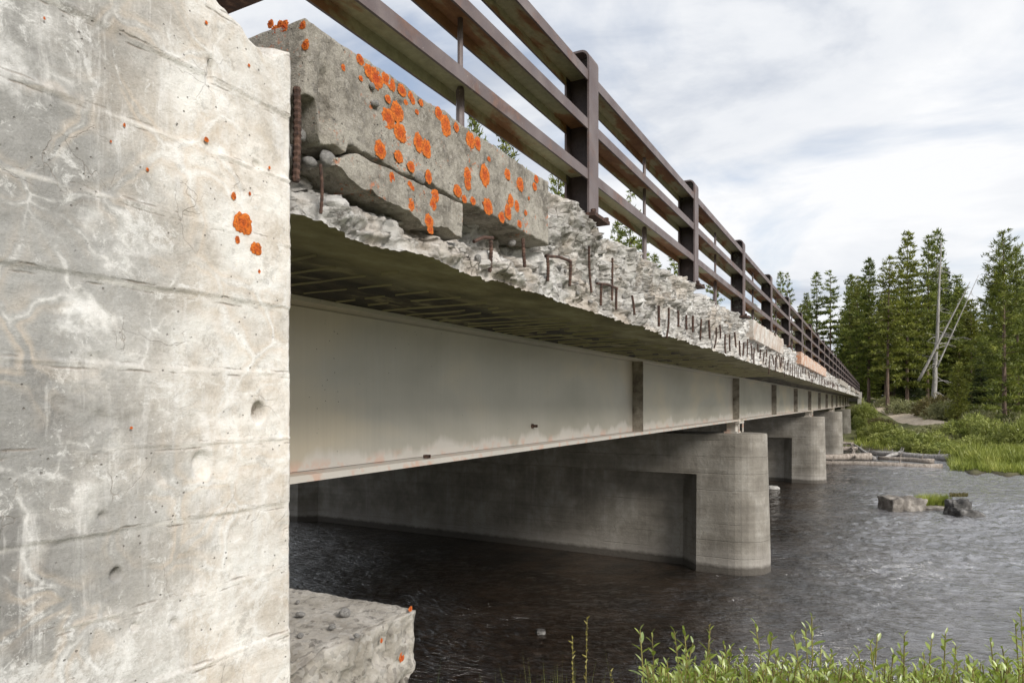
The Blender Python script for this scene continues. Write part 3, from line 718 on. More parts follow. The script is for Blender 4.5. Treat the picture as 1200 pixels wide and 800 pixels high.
# splice bolts on the bottom flange and a bolt stub through the web
yb, zb = on_plane(625, 499, 2.63)
MB().tube([(-2.645,yb,zb),(-2.595,yb+.012,zb)], .012, 8).tube([(-2.645,yb,zb),(-2.632,yb,zb)], .022, 6).build('bolt', MR, g0)
for px, py in ((491,534),(492,522)):
    yb, zb = on_plane(px, py, 2.62); zb = -.353+GR*yb
    MB().tube([(-2.56,yb,zb),(-2.56,yb,zb+.02)], .022, 6).build('bolt', MR, g0)

# ------------------------------------------------------------------ railing
rail = thing('bridge_railing', 'weathered brown steel railing of three rails along the deck edge', 'railing')
XF, XB = -1.50, -1.66
def post_mesh():
    b = MB(); ZTp = .955; t = .013; w = .077
    prof = [(XF, -.03)]; R = .055
    for i in range(7):
        a = i/6*math.pi/2; prof.append((XF-R+R*math.cos(a), ZTp-R+R*math.sin(a)))
    for i in range(7):
        a = i/6*math.pi/2; prof.append((XB+R-R*math.sin(a), ZTp-R+R*math.cos(a)))
    prof.append((XB, -.03))
    inn = []
    cx, cz = (XF+XB)/2, .4
    for (x, z) in prof:
        if z > ZTp-R-.001:
            c = Vector((XF-R if x > cx else XB+R, ZTp-R)); q = Vector((x, z))-c; q = c+q.normalized()*(R-t); inn.append((q.x, q.y))
        else: inn.append((x-t if x > cx else x+t, z))
    base = len(b.v); n = len(prof)
    for y in (-w, w):
        for p in prof: b.v.append((p[0], y, p[1]))
        for p in inn: b.v.append((p[0], y, p[1]))
    N2 = 2*n
    for i in range(n-1):
        b.f += [[base+i, base+i+1, base+N2+i+1, base+N2+i], [base+n+i, base+N2+n+i, base+N2+n+i+1, base+n+i+1],
                [base+i, base+n+i, base+n+i+1, base+i+1], [base+N2+i, base+N2+i+1, base+N2+n+i+1, base+N2+n+i]]
    b.box(XB+t+.001, XF-t-.001, -.006, .006, -.03, ZTp-t-.004)
    me = bpy.data.meshes.new('rail_post'); me.from_pydata(b.v, [], b.f); me.materials.append(MBr); me.materials.append(m_post())
    for p in me.polygons:                        # the web and the inner sides get a darker colour
        if abs(p.normal.y) > .5 and abs(p.center.y) < .02 or (abs(p.center.y) < .02 and abs(p.normal.x) > .5 and -1.655 < p.center.x < -1.505): p.material_index = 1
    return me
pm = post_mesh()
bp = MB().box(-1.72, -1.452, -.11, .15, -.052, -.031)
for sx in (-1.468, -1.70):
    for sy in (-.09, .125): bp.tube([(sx,sy,-.03),(sx,sy,-.012)], .017, 6)
bpm = bpy.data.meshes.new('base_plate'); bpm.from_pydata(bp.v, [], bp.f); bpm.materials.append(MR)
def rail_mesh(L):
    # channel laid open side down: outer lip, web, inner lip
    o = MB(); t = .010
    o.box(-.011, 0, 0, L, -.060, 0); o.box(-.142, -.0115, 0, L, -t, -.0008); o.box(-.153, -.1425, 0, L, -.060, 0)
    me = bpy.data.meshes.new('rail'); me.from_pydata(o.v, [], o.f); me.materials.append(MBr); me.materials.append(MU)
    for p in me.polygons:
        c = p.center
        if (p.normal.z < -.5 and c.z > -.03) or (abs(p.normal.x) > .5 and -.1425 <= c.x <= -.0112 and c.z < -.002): p.material_index = 1
    return me
PITCH = 2.70; posts = [1.18+PITCH*i for i in range(-1, 33)]
rm = rail_mesh(PITCH-.016); rodm = MB().tube([(0,0,-.12),(0,0,.24),(0,0,.255),(0,0,.80)], [.019,.019,.0125,.0125], 9); rme = bpy.data.meshes.new('rod'); rme.from_pydata(rodm.v, [], rodm.f); rme.materials.append(MBr)
RZ = (1.345, 1.645, 1.935)
sh = math.atan(GR)
for i, y in enumerate(posts):
    p = inst('rail_post', pm, rail, (0, y, ZT+GR*y+.03))
    inst('base_plate', bpm, p, (0, 0, 0))
    if y+PITCH < 90:
        for z in RZ: inst('rail', rm, rail, (XF-.006, y+.008, z+.045+GR*y), (sh, 0, 0))
        yr = y+PITCH/2
        inst('rod', rme, rail, (-1.60, yr, ZT+GR*yr))
# ------------------------------------------------------------------ piers
def pier(i, yc, label):
    t = thing('bridge_pier', label, 'pier', (-2.58, yc, 0), math.radians(-2.6), 'concrete piers standing in the river')
    r0 = .62; ZTOP = -.56+GR*(yc-14.9); L = 13.0
    def outline(r, rec):
        pts = []
        for k in range(17):
            a = -math.pi/2+math.pi*k/16; pts.append((r*math.cos(a), r*math.sin(a)))
        far = [(-.65, r), (-1.05, r-rec), (-L+1.0, r-rec), (-L+.6, r), (-L, r)]
        pts += far
        for k in range(1, 8):
            a = math.pi/2+math.pi*k/8; pts.append((-L+r*math.cos(a), r*math.sin(a)))
        pts += [(x, -y) for x, y in far[::-1]]
        return pts
    lv = [(ZTOP, r0-.02, 0), (ZTOP-.02, r0, 0), (-1.40, r0+.02, 0), (-1.404, r0+.02, .42), (-2.4, r0+.05, .42), (-4.25, r0+.09, .42)]
    v = []; f = []
    for z, r, rec in lv: v += [(x, y, z) for x, y in outline(r, rec)]
    n = len(outline(1, 0))
    for a in range(len(lv)-1):
        for k in range(n): f.append([a*n+k, (a+1)*n+k, (a+1)*n+(k+1) % n, a*n+(k+1) % n][::-1])
    f.append(list(range(n)))
    o = mesh_obj('pier_wall', v, f, MP, t)
    b = o.modifiers.new('bevel', 'BEVEL'); b.width = .018; b.segments = 2; b.limit_method = 'ANGLE'; b.angle_limit = math.radians(35)
    zt = -.392+GR*yc
    for gxx in (-2.65, -5.5, -8.4, -11.3, -14.3):
        x = gxx+2.58
        b = MB().box(x-.13, x+.13, -.20, .20, ZTOP+.001, ZTOP+.035).box(x-.09, x+.09, -.13, .13, ZTOP+.036, zt-.045).box(x-.19, x+.19, -.22, .22, zt-.044, zt-.002)
        b.tube([(x+.17, -.19, ZTOP+.02), (x+.17, -.19, zt+.05)], .016, 6).tube([(x+.17, .19, ZTOP+.02), (x+.17, .19, zt+.05)], .016, 6)
        b.build('bearing', MG, t)
    return t
PL = ['nearest grey concrete bridge pier with rounded nose and recessed side panel', 'second concrete bridge pier from the front, pale round nose beyond the nearest pier',
      'third concrete bridge pier with driftwood logs against its foot', 'farthest pale concrete bridge pier at the edge of the grassy bank']
for i in range(4): pier(i, 14.9+18.45*i, PL[i])
# ------------------------------------------------------------------ wing wall, beam seat, far abutment
DW = 1.45
hl = [on_plane(*a, DW)+b for a, b in (((303,483),(.016,.021,.085)), ((237,545),(.022,.030,.014)), ((137,673),(.009,.012,.04)), ((246,82),(.006,.025,.02)), ((301,193),(.012,.010,.008)), ((158,734),(.007,.008,.012)), ((120,605),(.006,.009,.010)), ((205,730),(.010,.010,.008)))]
def wall_disp(p, nr):
    y, z = p.y, p.z
    top = .985+.045*sstep(1.24, 1.10, y)+.10*sstep(1.08, .93, y)-.035*sstep(1.40, 1.33, y)*sstep(1.20, 1.29, y)+.016*mn.noise(Vector((y*11, 5, 1)))+.010*mn.noise(Vector((y*37, 5, 1)))
    back = top+(.055+.03*mn.noise(Vector((y*9, 9, 1))))*sstep(-1.46, -1.56, p.x)+.02*mn.noise(Vector((y*22, p.x*30, 1)))*sstep(-1.45, -1.5, p.x)
    if z > .6: z = .6+(z-.6)*((back if p.x < -1.451 else top)-.6)/.39
    p = Vector((p.x, y, z)); q = Vector((p.x, y, z))
    if nr.x > 0:
        k = (z-.272)/.18; b = math.floor(k); fr = (k-b)*.18; fr = fr if fr < .09 else fr-.18
        wob = fr+.006*mn.noise(Vector((y*6, b*3, 0)))+.003*mn.noise(Vector((y*30, b*3, 0)))
        dx = .0035*mn.cell(Vector((b+.5, 7.5, 2.5)))
        on = .12+1.5*max(0, mn.noise(Vector((y*5.5, round(k)*7.7, 3)))+.05)
        dx += .005*on*math.exp(-(wob/.0035)**2)-.0028*on*math.exp(-((wob+.007)/.004)**2)
        dx += .0012*fbm(q, 7, 5)+.0016*mn.noise(q*45)-.006*max(0, mn.noise(q*16+Vector((3,3,3)))-.28)*3*max(0, mn.noise(q*4)+.3)
        for (hy, hz, rx, rz, dd) in hl:
            e = ((y-hy)/rx)**2+((z-hz)/rz)**2
            if e < 6: dx -= dd*math.exp(-e*e*e*.5)
        p = Vector((p.x+dx, p.y, p.z))
        if nr.y > 0: p.y -= .0025*abs(mn.noise(Vector((z*30, 0, 0))))
    return p
ww = gridbox('wing_wall', [-1.85, -1.7, -1.6, -1.5, -1.45], lin(-5, -.5, .5)+lin(-.4, .5, .1)+lin(.52, 1.40, .0052), lin(-2.9, -1.0, .2)+lin(-.9, .99, .0052), wall_disp, MW)
tag(ww, 'whitish cracked concrete wing wall filling the left foreground', 'wall')
for (px, py, w, h, hd) in ((284,262,10,12,False),(277.5,281,4,6,False),(299.5,291.5,6,7,False),(273,230,4,6,True),(292,227,2,3,False),(241,164,4,4,False),(145,147,2,3,False),(172,199,2.5,3,False),(303,318,2,3,False),(291,77,2,2.5,False),(241,27,2.5,3,False),(315,197,2,2.5,False),(129,166,1.8,2,False),(51,22,2,2.5,False),(153,501,2.5,2,False)):
    lichen(ww, px, py, w*(1.15 if w > 5 else .75), h*(1.1 if w > 5 else .75), DW-.002, int(px), hd, lift=.003)
# beam seat of the near abutment
def seat_disp(p, nr):
    q = p.copy(); o = p.copy()
    if nr.z > 0:
        o.z += .003*fbm(q, 9, 5)+.003*mn.noise(q*50)+.002*mn.noise(q*90)
        o.z -= .10*sstep(1.62, 1.44, q.y+.05*mn.noise(q*8))*sstep(-1.72, -1.56, q.x)*.55
    if nr.x > 0:
        c, _ = chip(q+Vector((0,0,.2*q.z)), 11)
        lo = sstep(-.76, -.84, q.z); rough = sstep(1.85, 1.65, q.y)
        o.x += .012*fbm(q, 9, 4)*(.3+lo)+facet(Vector((q.x, q.y, q.z*.45)), 11, .035, .35)*(lo*.5+rough)+.006*fbm(q, 30, 4)
        o.x -= .07*rough*abs(mn.noise(q*5))
        cr = abs(((q.y*1.0+.02*mn.noise(q*9)) % .11)-.055); o.x -= .02*math.exp(-(cr/.006)**2)*lo
        o.x -= .05*sstep(-.96, -1.06, q.z+.05*mn.noise(q*12))
    if nr.y > 0: o.y += .012*mn.noise(q*10)-.03*sstep(-.93, -1.02, q.z+.03*mn.noise(q*20))
    if nr.x > 0 and nr.z > 0: o.x -= .012+.02*abs(mn.noise(q*14)); o.z -= .008+.01*abs(mn.noise(q*11))
    if nr.y > 0 and nr.z > 0: o.y -= .012; o.z -= .006
    return o
seat = gridbox('beam_seat', [-15.5, -9, -5, -3, -2.5]+lin(-2.3, -1.51, .009), [1.0, 1.2]+lin(1.3, 2.075, .009), [-4.2, -3, -2, -1.5]+lin(-1.3, -.75, .009), seat_disp, None)
k = M('seat_concrete'); c = k.co()
col = k.ramp(k.noise(c, 6, 8, .68), (.36, (.34,.305,.26)), (.5, (.50,.46,.405)), (.64, (.64,.60,.55)))
ag = k.sep(k.vor(k.warp(c, 20, .03), 48, 'F1', 'Color')); col = k.mix(k.ramp(ag[0], (.6, 0.0), (.68, .6)), col, k.mix(ag[1], (.16,.14,.12), (.62,.59,.55)))
dk = k.ramp(k.noise(k.co(loc=(1,4,2)), 17, 7, .75), (.56, 0.0), (.64, .75)); col = k.mix(dk, col, (.13,.115,.10))
col = k.mix(k.ramp(k.vor(c, 60), (.06, .8), (.12, 0.0)), col, k.mix(k.noise(c, 20), (.10,.09,.08), (.4,.36,.32)))
seat.data.materials.append(k.done(col, .95, k.bump(k.noise(c, 40, 8, .8), 1.0, .016)))
tag(seat, 'broken concrete beam seat ledge jutting out beside the white wing wall', 'ledge')
for (px, py, w, h) in ((480,713,9,3),(470,770,4,6.5),(412,758,2,4),(413,764,2,3),(446,750,2,3)):
    d = depth(*on_plane(px, py, 1.515)[:1], 1.515)
    lichen(seat, px, py, w*.8, h, 1.512, px, lift=.004)
# rubble lying on the seat
def seat_at(px, py): d = .75*800/(py-476); return at(px, d)
crumb = [stone_mesh(20+i, R_AGG, sub=2, flat=.8) for i in range(3)]
CL = ['largest pale lump of concrete rubble on the beam seat', 'flat whitish chip of rubble on the beam seat near the wall', 'small pale crumb at the back of the beam seat by the wall', 'small grey crumb in the middle of the beam seat', 'white pebble at the front of the beam seat by the wall', 'tiny dark pebble right of the middle of the beam seat']
for i, (px, py, r) in enumerate(((404,723,.022),(352,724,.018),(349,708,.009),(389,738,.012),(352,748,.011),(418,748,.010))):
    x, y = seat_at(px, py)
    o = bpy.data.objects.new('concrete_rubble', crumb[i % 3]); link(o); o.location = (x, y, -.745+r*.5); o.scale = (r, r, r*(.6 if i == 1 else 1)); o.rotation_euler = (0, .2, i*1.3)
    tag(o, CL[i], 'rubble', 'crumbs of concrete on the beam seat')
# near abutment back wall (behind the wing wall) and far abutment
o = MB().box(-15.4, -1.87, 1.02, 1.36, -.745, .94).build('back_wall', MP); tag(o, 'concrete abutment back wall under the near end of the deck', 'wall')
fa = MB().box(-15.4, -2.1, Y1+.3, Y1+1.6, -3.5, -.42+GR*Y1).box(-15.4, -1.5, Y1+.7, Y1+1.2, -.41+GR*Y1, .93+GR*Y1).build('far_abutment', MP)
tag(fa, 'far concrete abutment carrying the distant end of the bridge', 'abutment')
k = m_pink('pale_concrete', (.42,.40,.36), (.55,.52,.48), (.66,.64,.60))
fw = MB().box(-1.75, -1.36, Y1+.05, Y1+4.5, -2.6, 1.18+GR*Y1).build('wing_wall', k); tag(fw, 'small pale concrete wing wall at the far end of the bridge', 'wall')
for i in range(2):
    pass

# ------------------------------------------------------------------ trees
def leaf_tris(centers, radii, per, ln, wd, up=.35, out=None, flat=1.0):
    """needle tufts: per thin triangles round each centre, pointing outwards"""
    nC = len(centers); C = np.repeat(np.asarray(centers), per, 0); R = np.repeat(np.asarray(radii), per)
    n = len(C)
    dirs = rng.normal(size=(n, 3)); dirs[:, 2] += up
    if out is not None: dirs += np.repeat(np.asarray(out), per, 0)*1.1
    dirs /= np.linalg.norm(dirs, axis=1)[:, None]
    side = np.cross(dirs, rng.normal(size=(n, 3))); side /= np.linalg.norm(side, axis=1)[:, None]
    b = C+rng.normal(size=(n, 3))*R[:, None]*.5*np.array([1, 1, flat])
    l = (ln*(.6+.8*rng.random(n)))[:, None]; w = (wd*(.6+.8*rng.random(n)))[:, None]
    V = np.empty((n*3, 3)); V[0::3] = b-side*w; V[1::3] = b+side*w; V[2::3] = b+dirs*l
    return V
def tri_obj_mesh(name, V, m):
    me = bpy.data.meshes.new(name); n = len(V)//3
    me.vertices.add(len(V)); me.vertices.foreach_set('co', V.astype(np.float32).ravel())
    me.loops.add(len(V)); me.loops.foreach_set('vertex_index', np.arange(len(V), dtype=np.int32))
    me.polygons.add(n); me.polygons.foreach_set('loop_start', np.arange(0, len(V), 3, dtype=np.int32))
    me.materials.append(m); me.update(); me.validate(); return me
def conifer(seed, base, width, m, whorl=.55, nb=6, droop=.15, per=7, ln=.42, wd=.07, shape=1.0, gap=.0, tuft=.32, ragged=.3, trunk_r=.2, inner=0.0, flat=.35):
    """a conifer 20 m tall: returns trunk mesh and crown mesh"""
    r = random.Random(seed); H = 20.0; C = []; R = []; O = []
    tb = MB(); lean = [r.uniform(-.35, .35), r.uniform(-.35, .35)]
    pts = []; rad = []
    for i in range(9):
        t = i/8; pts.append((lean[0]*t*t, lean[1]*t*t, H*t-(0.6 if i == 0 else 0))); rad.append(trunk_r*(1-.93*t)+.012+(.06 if i == 0 else 0))
    tb.tube(pts, rad, 8)
    z = base
    while z < H-.25:
        t = (z-base)/(H-base); prof = (1-t)**shape*(.35+.65*min(1, t*5+.2))
        Lm = width*prof*(1+r.uniform(-ragged, ragged))+.22
        k = max(3, int(nb*(1-.35*t))); a0 = r.random()*6.28
        for b in range(k):
            if r.random() < gap: continue
            a = a0+6.283*b/k+r.uniform(-.35, .35); L = Lm*r.uniform(.55, 1.15)
            if L < .15: continue
            rise = (.55*t-droop)*L
            ts = lean[0]*(z/H)**2, lean[1]*(z/H)**2
            ex, ey, ez = ts[0]+math.cos(a)*L, ts[1]+math.sin(a)*L, z+rise
            if L > .8: tb.tube([(ts[0], ts[1], z), (ts[0]+math.cos(a)*L*.5, ts[1]+math.sin(a)*L*.5, z+rise*.35-.03*L), (ex, ey, ez)], [.035*(1-t)+.012, .02, .007], 4, False)
            m_ = max(1, int(L/(tuft*1.05)))
            for q in range(m_):
                s = (q+1)/m_*r.uniform(.85, 1.05)
                if (s*L < .25 and t < .8) or s < inner: continue
                wob = tuft*.7*(1 if q < m_-1 else .3)
                C.append((ts[0]+math.cos(a)*L*s+r.uniform(-wob, wob), ts[1]+math.sin(a)*L*s+r.uniform(-wob, wob), z+rise*s*s+r.uniform(-.12, .16))); R.append(tuft); O.append((math.cos(a), math.sin(a), .12+.75*t*t))
        z += whorl*r.uniform(.7, 1.25)*(1-.45*t)
    C.append((lean[0], lean[1], H-.1)); R.append(.12); O.append((0, 0, 2))
    V = leaf_tris(C, R, per, ln, wd, .12, O, flat)
    me = bpy.data.meshes.new('trunk'); me.from_pydata(tb.v, [], tb.f); me.materials.append(B_PINE)
    return me, tri_obj_mesh('crown', V, m)
PROTO = {
 'pine_a': conifer(1, 3.6, 4.1, C_PINE, per=19, shape=1.2, wd=.07, whorl=.80, ragged=.42, tuft=.36),
 'pine_b': conifer(2, 6.0, 4.2, C_YEL, per=19, shape=1.05, droop=.24, wd=.07, whorl=.95, ragged=.42, tuft=.38),
 'pine_c': conifer(3, 5.0, 3.8, C_PINE, per=18, shape=1.05, wd=.07, whorl=.8, ragged=.5, tuft=.36),
 'thin': conifer(4, 9.0, 2.3, C_PINE, per=18, gap=.28, shape=.75, ragged=.6, whorl=.95),
 'thin_b': conifer(9, 6.0, 2.8, C_PINE, per=18, gap=.22, shape=1.1, ragged=.55, whorl=.9),
 'spruce': conifer(5, 1.0, 3.5, C_SPRUCE, whorl=.7, nb=8, droop=.30, per=18, shape=1.2, ln=.36, wd=.075),
 'full': conifer(6, 1.2, 4.6, C_PINE, whorl=.85, nb=8, droop=.14, per=18, shape=1.0, wd=.075, ragged=.45, tuft=.38),
 'full_b': conifer(10, 2.5, 4.6, C_YEL, whorl=.9, nb=8, droop=.18, per=18, shape=1.05, wd=.075, ragged=.48, tuft=.38),
 'tufted': conifer(7, 1.4, 4.0, C_PINE, whorl=.80, nb=7, droop=-.04, per=24, ln=.36, wd=.048, gap=.10, shape=.78, tuft=.30, ragged=.55, inner=.22, flat=.8),
 'young': conifer(8, .6, 4.6, C_YEL, whorl=.9, nb=7, droop=-.15, per=14, ln=.8, wd=.10, shape=.7, gap=.08, tuft=.7, ragged=.4, flat=.8),
}
def tree(kind, px, d, top, label, wide=1.0, group='conifers of the forest beyond the river', name='pine_tree', xy=None):
    x, y = xy or at(px, d); g = ground_z(x, y); h = ((476-top)/800*d-g) if top is not None else d
    t = thing(name, label, 'tree', (x, y, g), random.random()*6.28, group)
    s = h/20; wide *= 1.05; t.scale = (s*wide, s*wide, s)
    a, b = PROTO[kind]
    o = inst('trunk', a, t); o = inst('crown', b, t)
    return t
T = [('tufted',1177,55,272,'tall tufted yellow green pine standing at the right edge above bushes',1.0),
 ('full_b',1063,80,273,'tallest broad green pine with a rounded dark top left of the dead grey snag',.85),
 ('pine_b',1040,76,302,'layered yellow green pine with a long bare reddish trunk',1.0),
 ('pine_a',1018,84,304,'pointed green pine behind the far end of the railing',.95),
 ('pine_c',1087,84,278,'slim dark pine top just left of the dead snag top',.8),
 ('pine_a',1096,88,270,'highest slim pine crown right behind the dead grey snag',.75),
 ('spruce',1109,90,310,'dark narrow spruce right of the dead grey snag',.75),
 ('pine_b',1004,90,325,'dark pine crown close right of the end of the railing',.8),
 ('pine_c',995,92,338,'smaller dark pine above the last railing posts',.8),
 ('thin',973,86,318,'thin pine with long bare trunk and sparse crown seen above the railing',.9),
 ('thin_b',957,88,320,'thin pointed pine left of the sparse bare trunked pine',.85),
 ('thin_b',915,95,320,'left one of two thin pine tops side by side above the railing',.65),
 ('thin',922,96,321,'right one of two thin pine tops side by side above the railing',.65),
 ('pine_c',945,98,345,'small pine top between the thin pines above the railing',.8),
 ('full',1124,88,338,'bushy green pine behind the leaning dead trunks',.9),
 ('full_b',1138,82,352,'low broad pine right of the leaning dead trunks',1.1),
 ('spruce',1066,82,394,'young dark green spruce under the tall pines',1.5),
 ('young',1122,60,428,'small yellow green young pine among the bank bushes',1.0),
 ('tufted',1193,58,292,'second tufted pine top at the right edge of the picture',.8),
 ('tufted',1212,60,300,'tufted pine half cut off by the right edge',.9),
 ('pine_b',588,62,152,'pointed pine top peeking over the lichen covered curb',.75),
 ('thin_b',655,64,186,'pine standing left of the nearest railing post behind the deck',.7),
 ('thin',737,75,224,'tall thin pine right of the nearest railing post',.6),
 ('thin_b',724,78,262,'pale pine beside the nearest railing post base',.7),
 ('thin_b',754,80,268,'pine behind the second railing rod',.7),
 ('thin_b',790,84,296,'pine left of the second railing post',.8),
 ('thin_b',768,90,300,'small pine between second rod and second railing post',.8),
 ('thin',836,92,320,'pine seen between the second and third railing posts',.8),
 ('pine_c',556,70,128,'pine tip above the curb right of the first railing rod',.5)]
for (kd, px, d, top, lb, w) in T: tree(kd, px, d, top, lb, w)
kinds = ['pine_a','pine_b','pine_c','pine_c','thin','spruce','pine_a','full_b']
fill = []
for i in range(40):
    px = 985+265*i/39+random.uniform(-6, 6); d = random.uniform(92, 135); fill.append((px, d, random.uniform(318, 385)))
for i in range(12):
    px = random.uniform(840, 985); d = random.uniform(105, 135); fill.append((px, d, random.uniform(348, 392)))
for (px, d, top) in fill:
    tree(random.choice(kinds), px, d, top, 'dark pine standing deep in the forest behind the front row of trees', random.uniform(.85, 1.15), 'pines deep in the forest')
for i in range(34):                              # low dense growth between the trunks
    px = random.uniform(985, 1235); d = random.uniform(92, 128)
    tree(random.choice(['spruce', 'full', 'full_b']), px, d, random.uniform(392, 428), 'low bushy conifer filling the gap between tall trunks in the forest', 1.5, 'low conifers among the trunks')
for i in range(14):                              # the wood goes on outside the frame
    px = random.uniform(1270, 1750); d = random.uniform(60, 110)
    tree(random.choice(kinds), px, d, random.uniform(280, 350), 'dark pine standing deep in the forest behind the front row of trees', 1.0, 'pines deep in the forest')
for i, (px, d, top) in enumerate(((1085,88,405),(1150,66,420),(1010,88,410),(1100,90,380),(1165,70,395),(1185,66,410),(1200,60,400))):
    tree('spruce' if i % 2 else 'full', px, d, top, ['low dense conifer at the foot of the dead snag','low full conifer left of the tall tufted pine','dense conifer behind the far end of the bridge','dark spruce right behind the dead snag','full conifer behind the tall tufted pine','low dark spruce right of the tall tufted pine','low conifer at the right edge of the picture'][i], 1.7)
# the dead snag and the leaning dead trunks
def snag(label, base, tip, r, nbr, seed, name='dead_tree'):
    rr = random.Random(seed); b = Vector(base); tp = Vector(tip); L = (tp-b).length
    t = thing(name, label, 'dead tree', base, 0, 'dead grey trunks on the far bank')
    pts = []; rad = []
    for i in range(13):
        s = i/12; q = (tp-b)*s+Vector((rr.uniform(-.05,.05), rr.uniform(-.05,.05), 0))*(1 if 0 < i and nbr > 20 else 0)
        pts.append(q); rad.append(r*(1-.9*s)+.015+(r*.5 if i == 0 and nbr > 20 else 0))
    MB().tube(pts, rad, 9).build('trunk', B_GREY, t, True)
    for i in range(nbr):
        s = rr.uniform(.06, .92); p0 = (tp-b)*s; a = rr.uniform(-.9, .9) if rr.random() < .72 else rr.uniform(2.2, 4.0); l = rr.uniform(.8, 3.4)*(1-.55*s); 
        bp_ = []; dz = rr.uniform(-.1, .5)
        for k in range(6):
            u = k/5; ax = a+YAW; w = .12*math.sin(u*5+i)
            bp_.append((p0.x+math.cos(ax)*l*u, p0.y+math.sin(ax)*l*u, p0.z+l*(dz*u-.35*u*u+w*.6)))
        m = MB().tube(bp_, [.05*(1-.8*k/5)*(1.1-.5*s) for k in range(6)], 5)
        if l > 1.6:
            q = bp_[3]; m.tube([q, (q[0]+.3, q[1], q[2]-.25), (q[0]+.75, q[1]+.1, q[2]-.2)], [.02, .014, .006], 4)
        m.build('branch', B_GREY, t, True)
    return t
def pt(px, py, d): x, y = at(px, d); return (x, y, (476-py)/800*d)
x, y = at(1094, 77); g = ground_z(x, y)
snag('tall grey dead snag with curved bare branches', (x, y, min(g, pt(1094,462,77)[2])), pt(1103, 281, 77), .28, 40, 3)
snag('front one of two grey dead trunks leaning against the snag', pt(1076.5,446,75), pt(1137,330,73), .15, 0, 4)
snag('thin rear dead trunk leaning across behind the snag', pt(1098,430,76), pt(1147,322,75), .085, 8, 5)

# ------------------------------------------------------------------ shrubs and grass on the far bank
def shrub_mesh(seed, m, n=620, per=8, ln=.13, wd=.024):
    r = np.random.default_rng(seed); C = r.normal(size=(n, 3)); C /= np.linalg.norm(C, axis=1)[:, None]
    C *= (r.random(n)**.4)[:, None]; C[:, 2] = np.abs(C[:, 2])
    lump = np.array([1+.35*mn.noise(Vector(c)*1.8+Vector((seed*4, 0, 0))) for c in C]); C *= lump[:, None]
    V = leaf_tris(C, np.full(n, .10), per, ln, wd, .7, C*.7)
    return tri_obj_mesh('foliage', V, m)
SH = {'willow': [shrub_mesh(i, C_WILLOW) for i in range(3)], 'olive': [shrub_mesh(5+i, C_OLIVE) for i in range(2)], 'dry': [shrub_mesh(9, C_DRY)]}
stb = MB()
for i in range(9):
    a = i*.7; stb.tube([(0,0,-.3),(math.cos(a)*.25,math.sin(a)*.25,.3),(math.cos(a)*.5,math.sin(a)*.5,.75)], [.03,.02,.008], 4)
stm = bpy.data.meshes.new('stems'); stm.from_pydata(stb.v, [], stb.f); stm.materials.append(B_STEM)
def shrub(kind, px, d, py_top, wpx, label):
    x, y = at(px, d); g = ground_z(x, y); h = max(.6, (476-py_top)/800*d-g); w = wpx/800*d/2
    t = thing('shrub', label, 'shrub', (x, y, g), random.random()*6, 'shrubs on the far bank'); t.scale = (w*.95, w*.95, h/1.22)
    inst('foliage', random.choice(SH[kind]), t); inst('stems', stm, t)
SHR = [('olive',1062,74,466,44,'low pale sage coloured bush above the sandy path'),('dry',1095,69,458,50,'tall bush with orange brown top below the dead snag'),('olive',1108,66,466,46,'grey green bush right of the orange topped bush'),
 ('willow',1012,74,470,30,'bright green bush against the far end of the bridge'),('willow',1006,66,486,22,'green bush beside the last bridge pier'),('willow',1035,58,492,50,'broad green willow below the sandy path'),('olive',1076,56,499,54,'olive bush in front of the sandy path'),
 ('willow',1050,55,500,60,'leafy green willow above the back channel'),('willow',1085,47,503,70,'rounded bright green willow behind the driftwood'),('olive',1118,50,505,50,'grey green bush behind the right end of the logs'),('willow',1135,50,482,60,'tall green willow below the young pine'),
 ('willow',1165,47,488,60,'dense yellow green willow at the right bank'),('willow',1196,44,484,54,'tall bright willow at the right edge of the bank'),('olive',1150,56,470,48,'pale sage bush left of the big pine trunk'),('olive',1190,54,478,50,'pale bush right of the big pine trunk'),('willow',1150,45,508,60,'low yellow green willow above the grassy point'),('willow',1020,62,505,34,'yellow green sedge clump at the back channel'),
 ('olive',1180,60,462,60,'dark sage bush behind the big pine trunk'),('olive',1040,80,462,30,'small bush at the top of the sandy path'),('willow',1220,46,480,60,'willow cut off by the right edge of the picture')]
SHR += [('olive',1100,57,502,44,'small sage coloured bush below the wide end of the path'),('willow',1060,53,508,46,'low willow just above the driftwood pile'),('dry',1030,66,487,34,'tan coloured bush left of the sandy path'),('olive',1140,62,488,44,'pale bush under the young pine'),
 ('dry',1172,52,494,40,'dry tan bush at the foot of the big pine'),('willow',1108,43.5,516,40,'low willow at the end of the grey logs')]
for a in SHR: shrub(*a)
def blades(P, h0, h1, w, m, name, lean=.35):
    n = len(P); P = np.asarray(P); th = rng.random(n)*6.283; h = h0+(h1-h0)*rng.random(n)
    sx = np.stack([np.cos(th), np.sin(th), np.zeros(n)], 1)*(w*(.6+.8*rng.random(n)))[:, None]
    ln = rng.normal(size=(n, 3))*lean; ln[:, 2] = 1; tip = P+ln*h[:, None]
    V = np.empty((n*3, 3)); V[0::3] = P-sx; V[1::3] = P+sx; V[2::3] = tip
    o = bpy.data.objects.new(name, tri_obj_mesh(name, V, m)); return link(o)
P = []
while len(P) < 34000:
    px = random.uniform(990, 1290); d = 36/(1-random.random()*.62); x, y = at(px, d)
    t = y-bank_y(x)
    if t < .3+.5*random.random(): continue
    if -1.4 > x: continue
    if min(math.hypot(x-c[0], (y-c[1])) for c in ctr[:-1]) < 3.3 and d > 52: continue
    if any(abs(x-c[0]) < 3.5 and -6 < y-c[1] < 0 for c in ctr[:-1]) and random.random() < .6: continue
    P.append((x, y, ground_z(x, y)-.03))
stuff(blades(P, .2, .7, .035, C_SEDGE, 'bank_grass'), 'long bright green grass covering the far bank', 'grass')
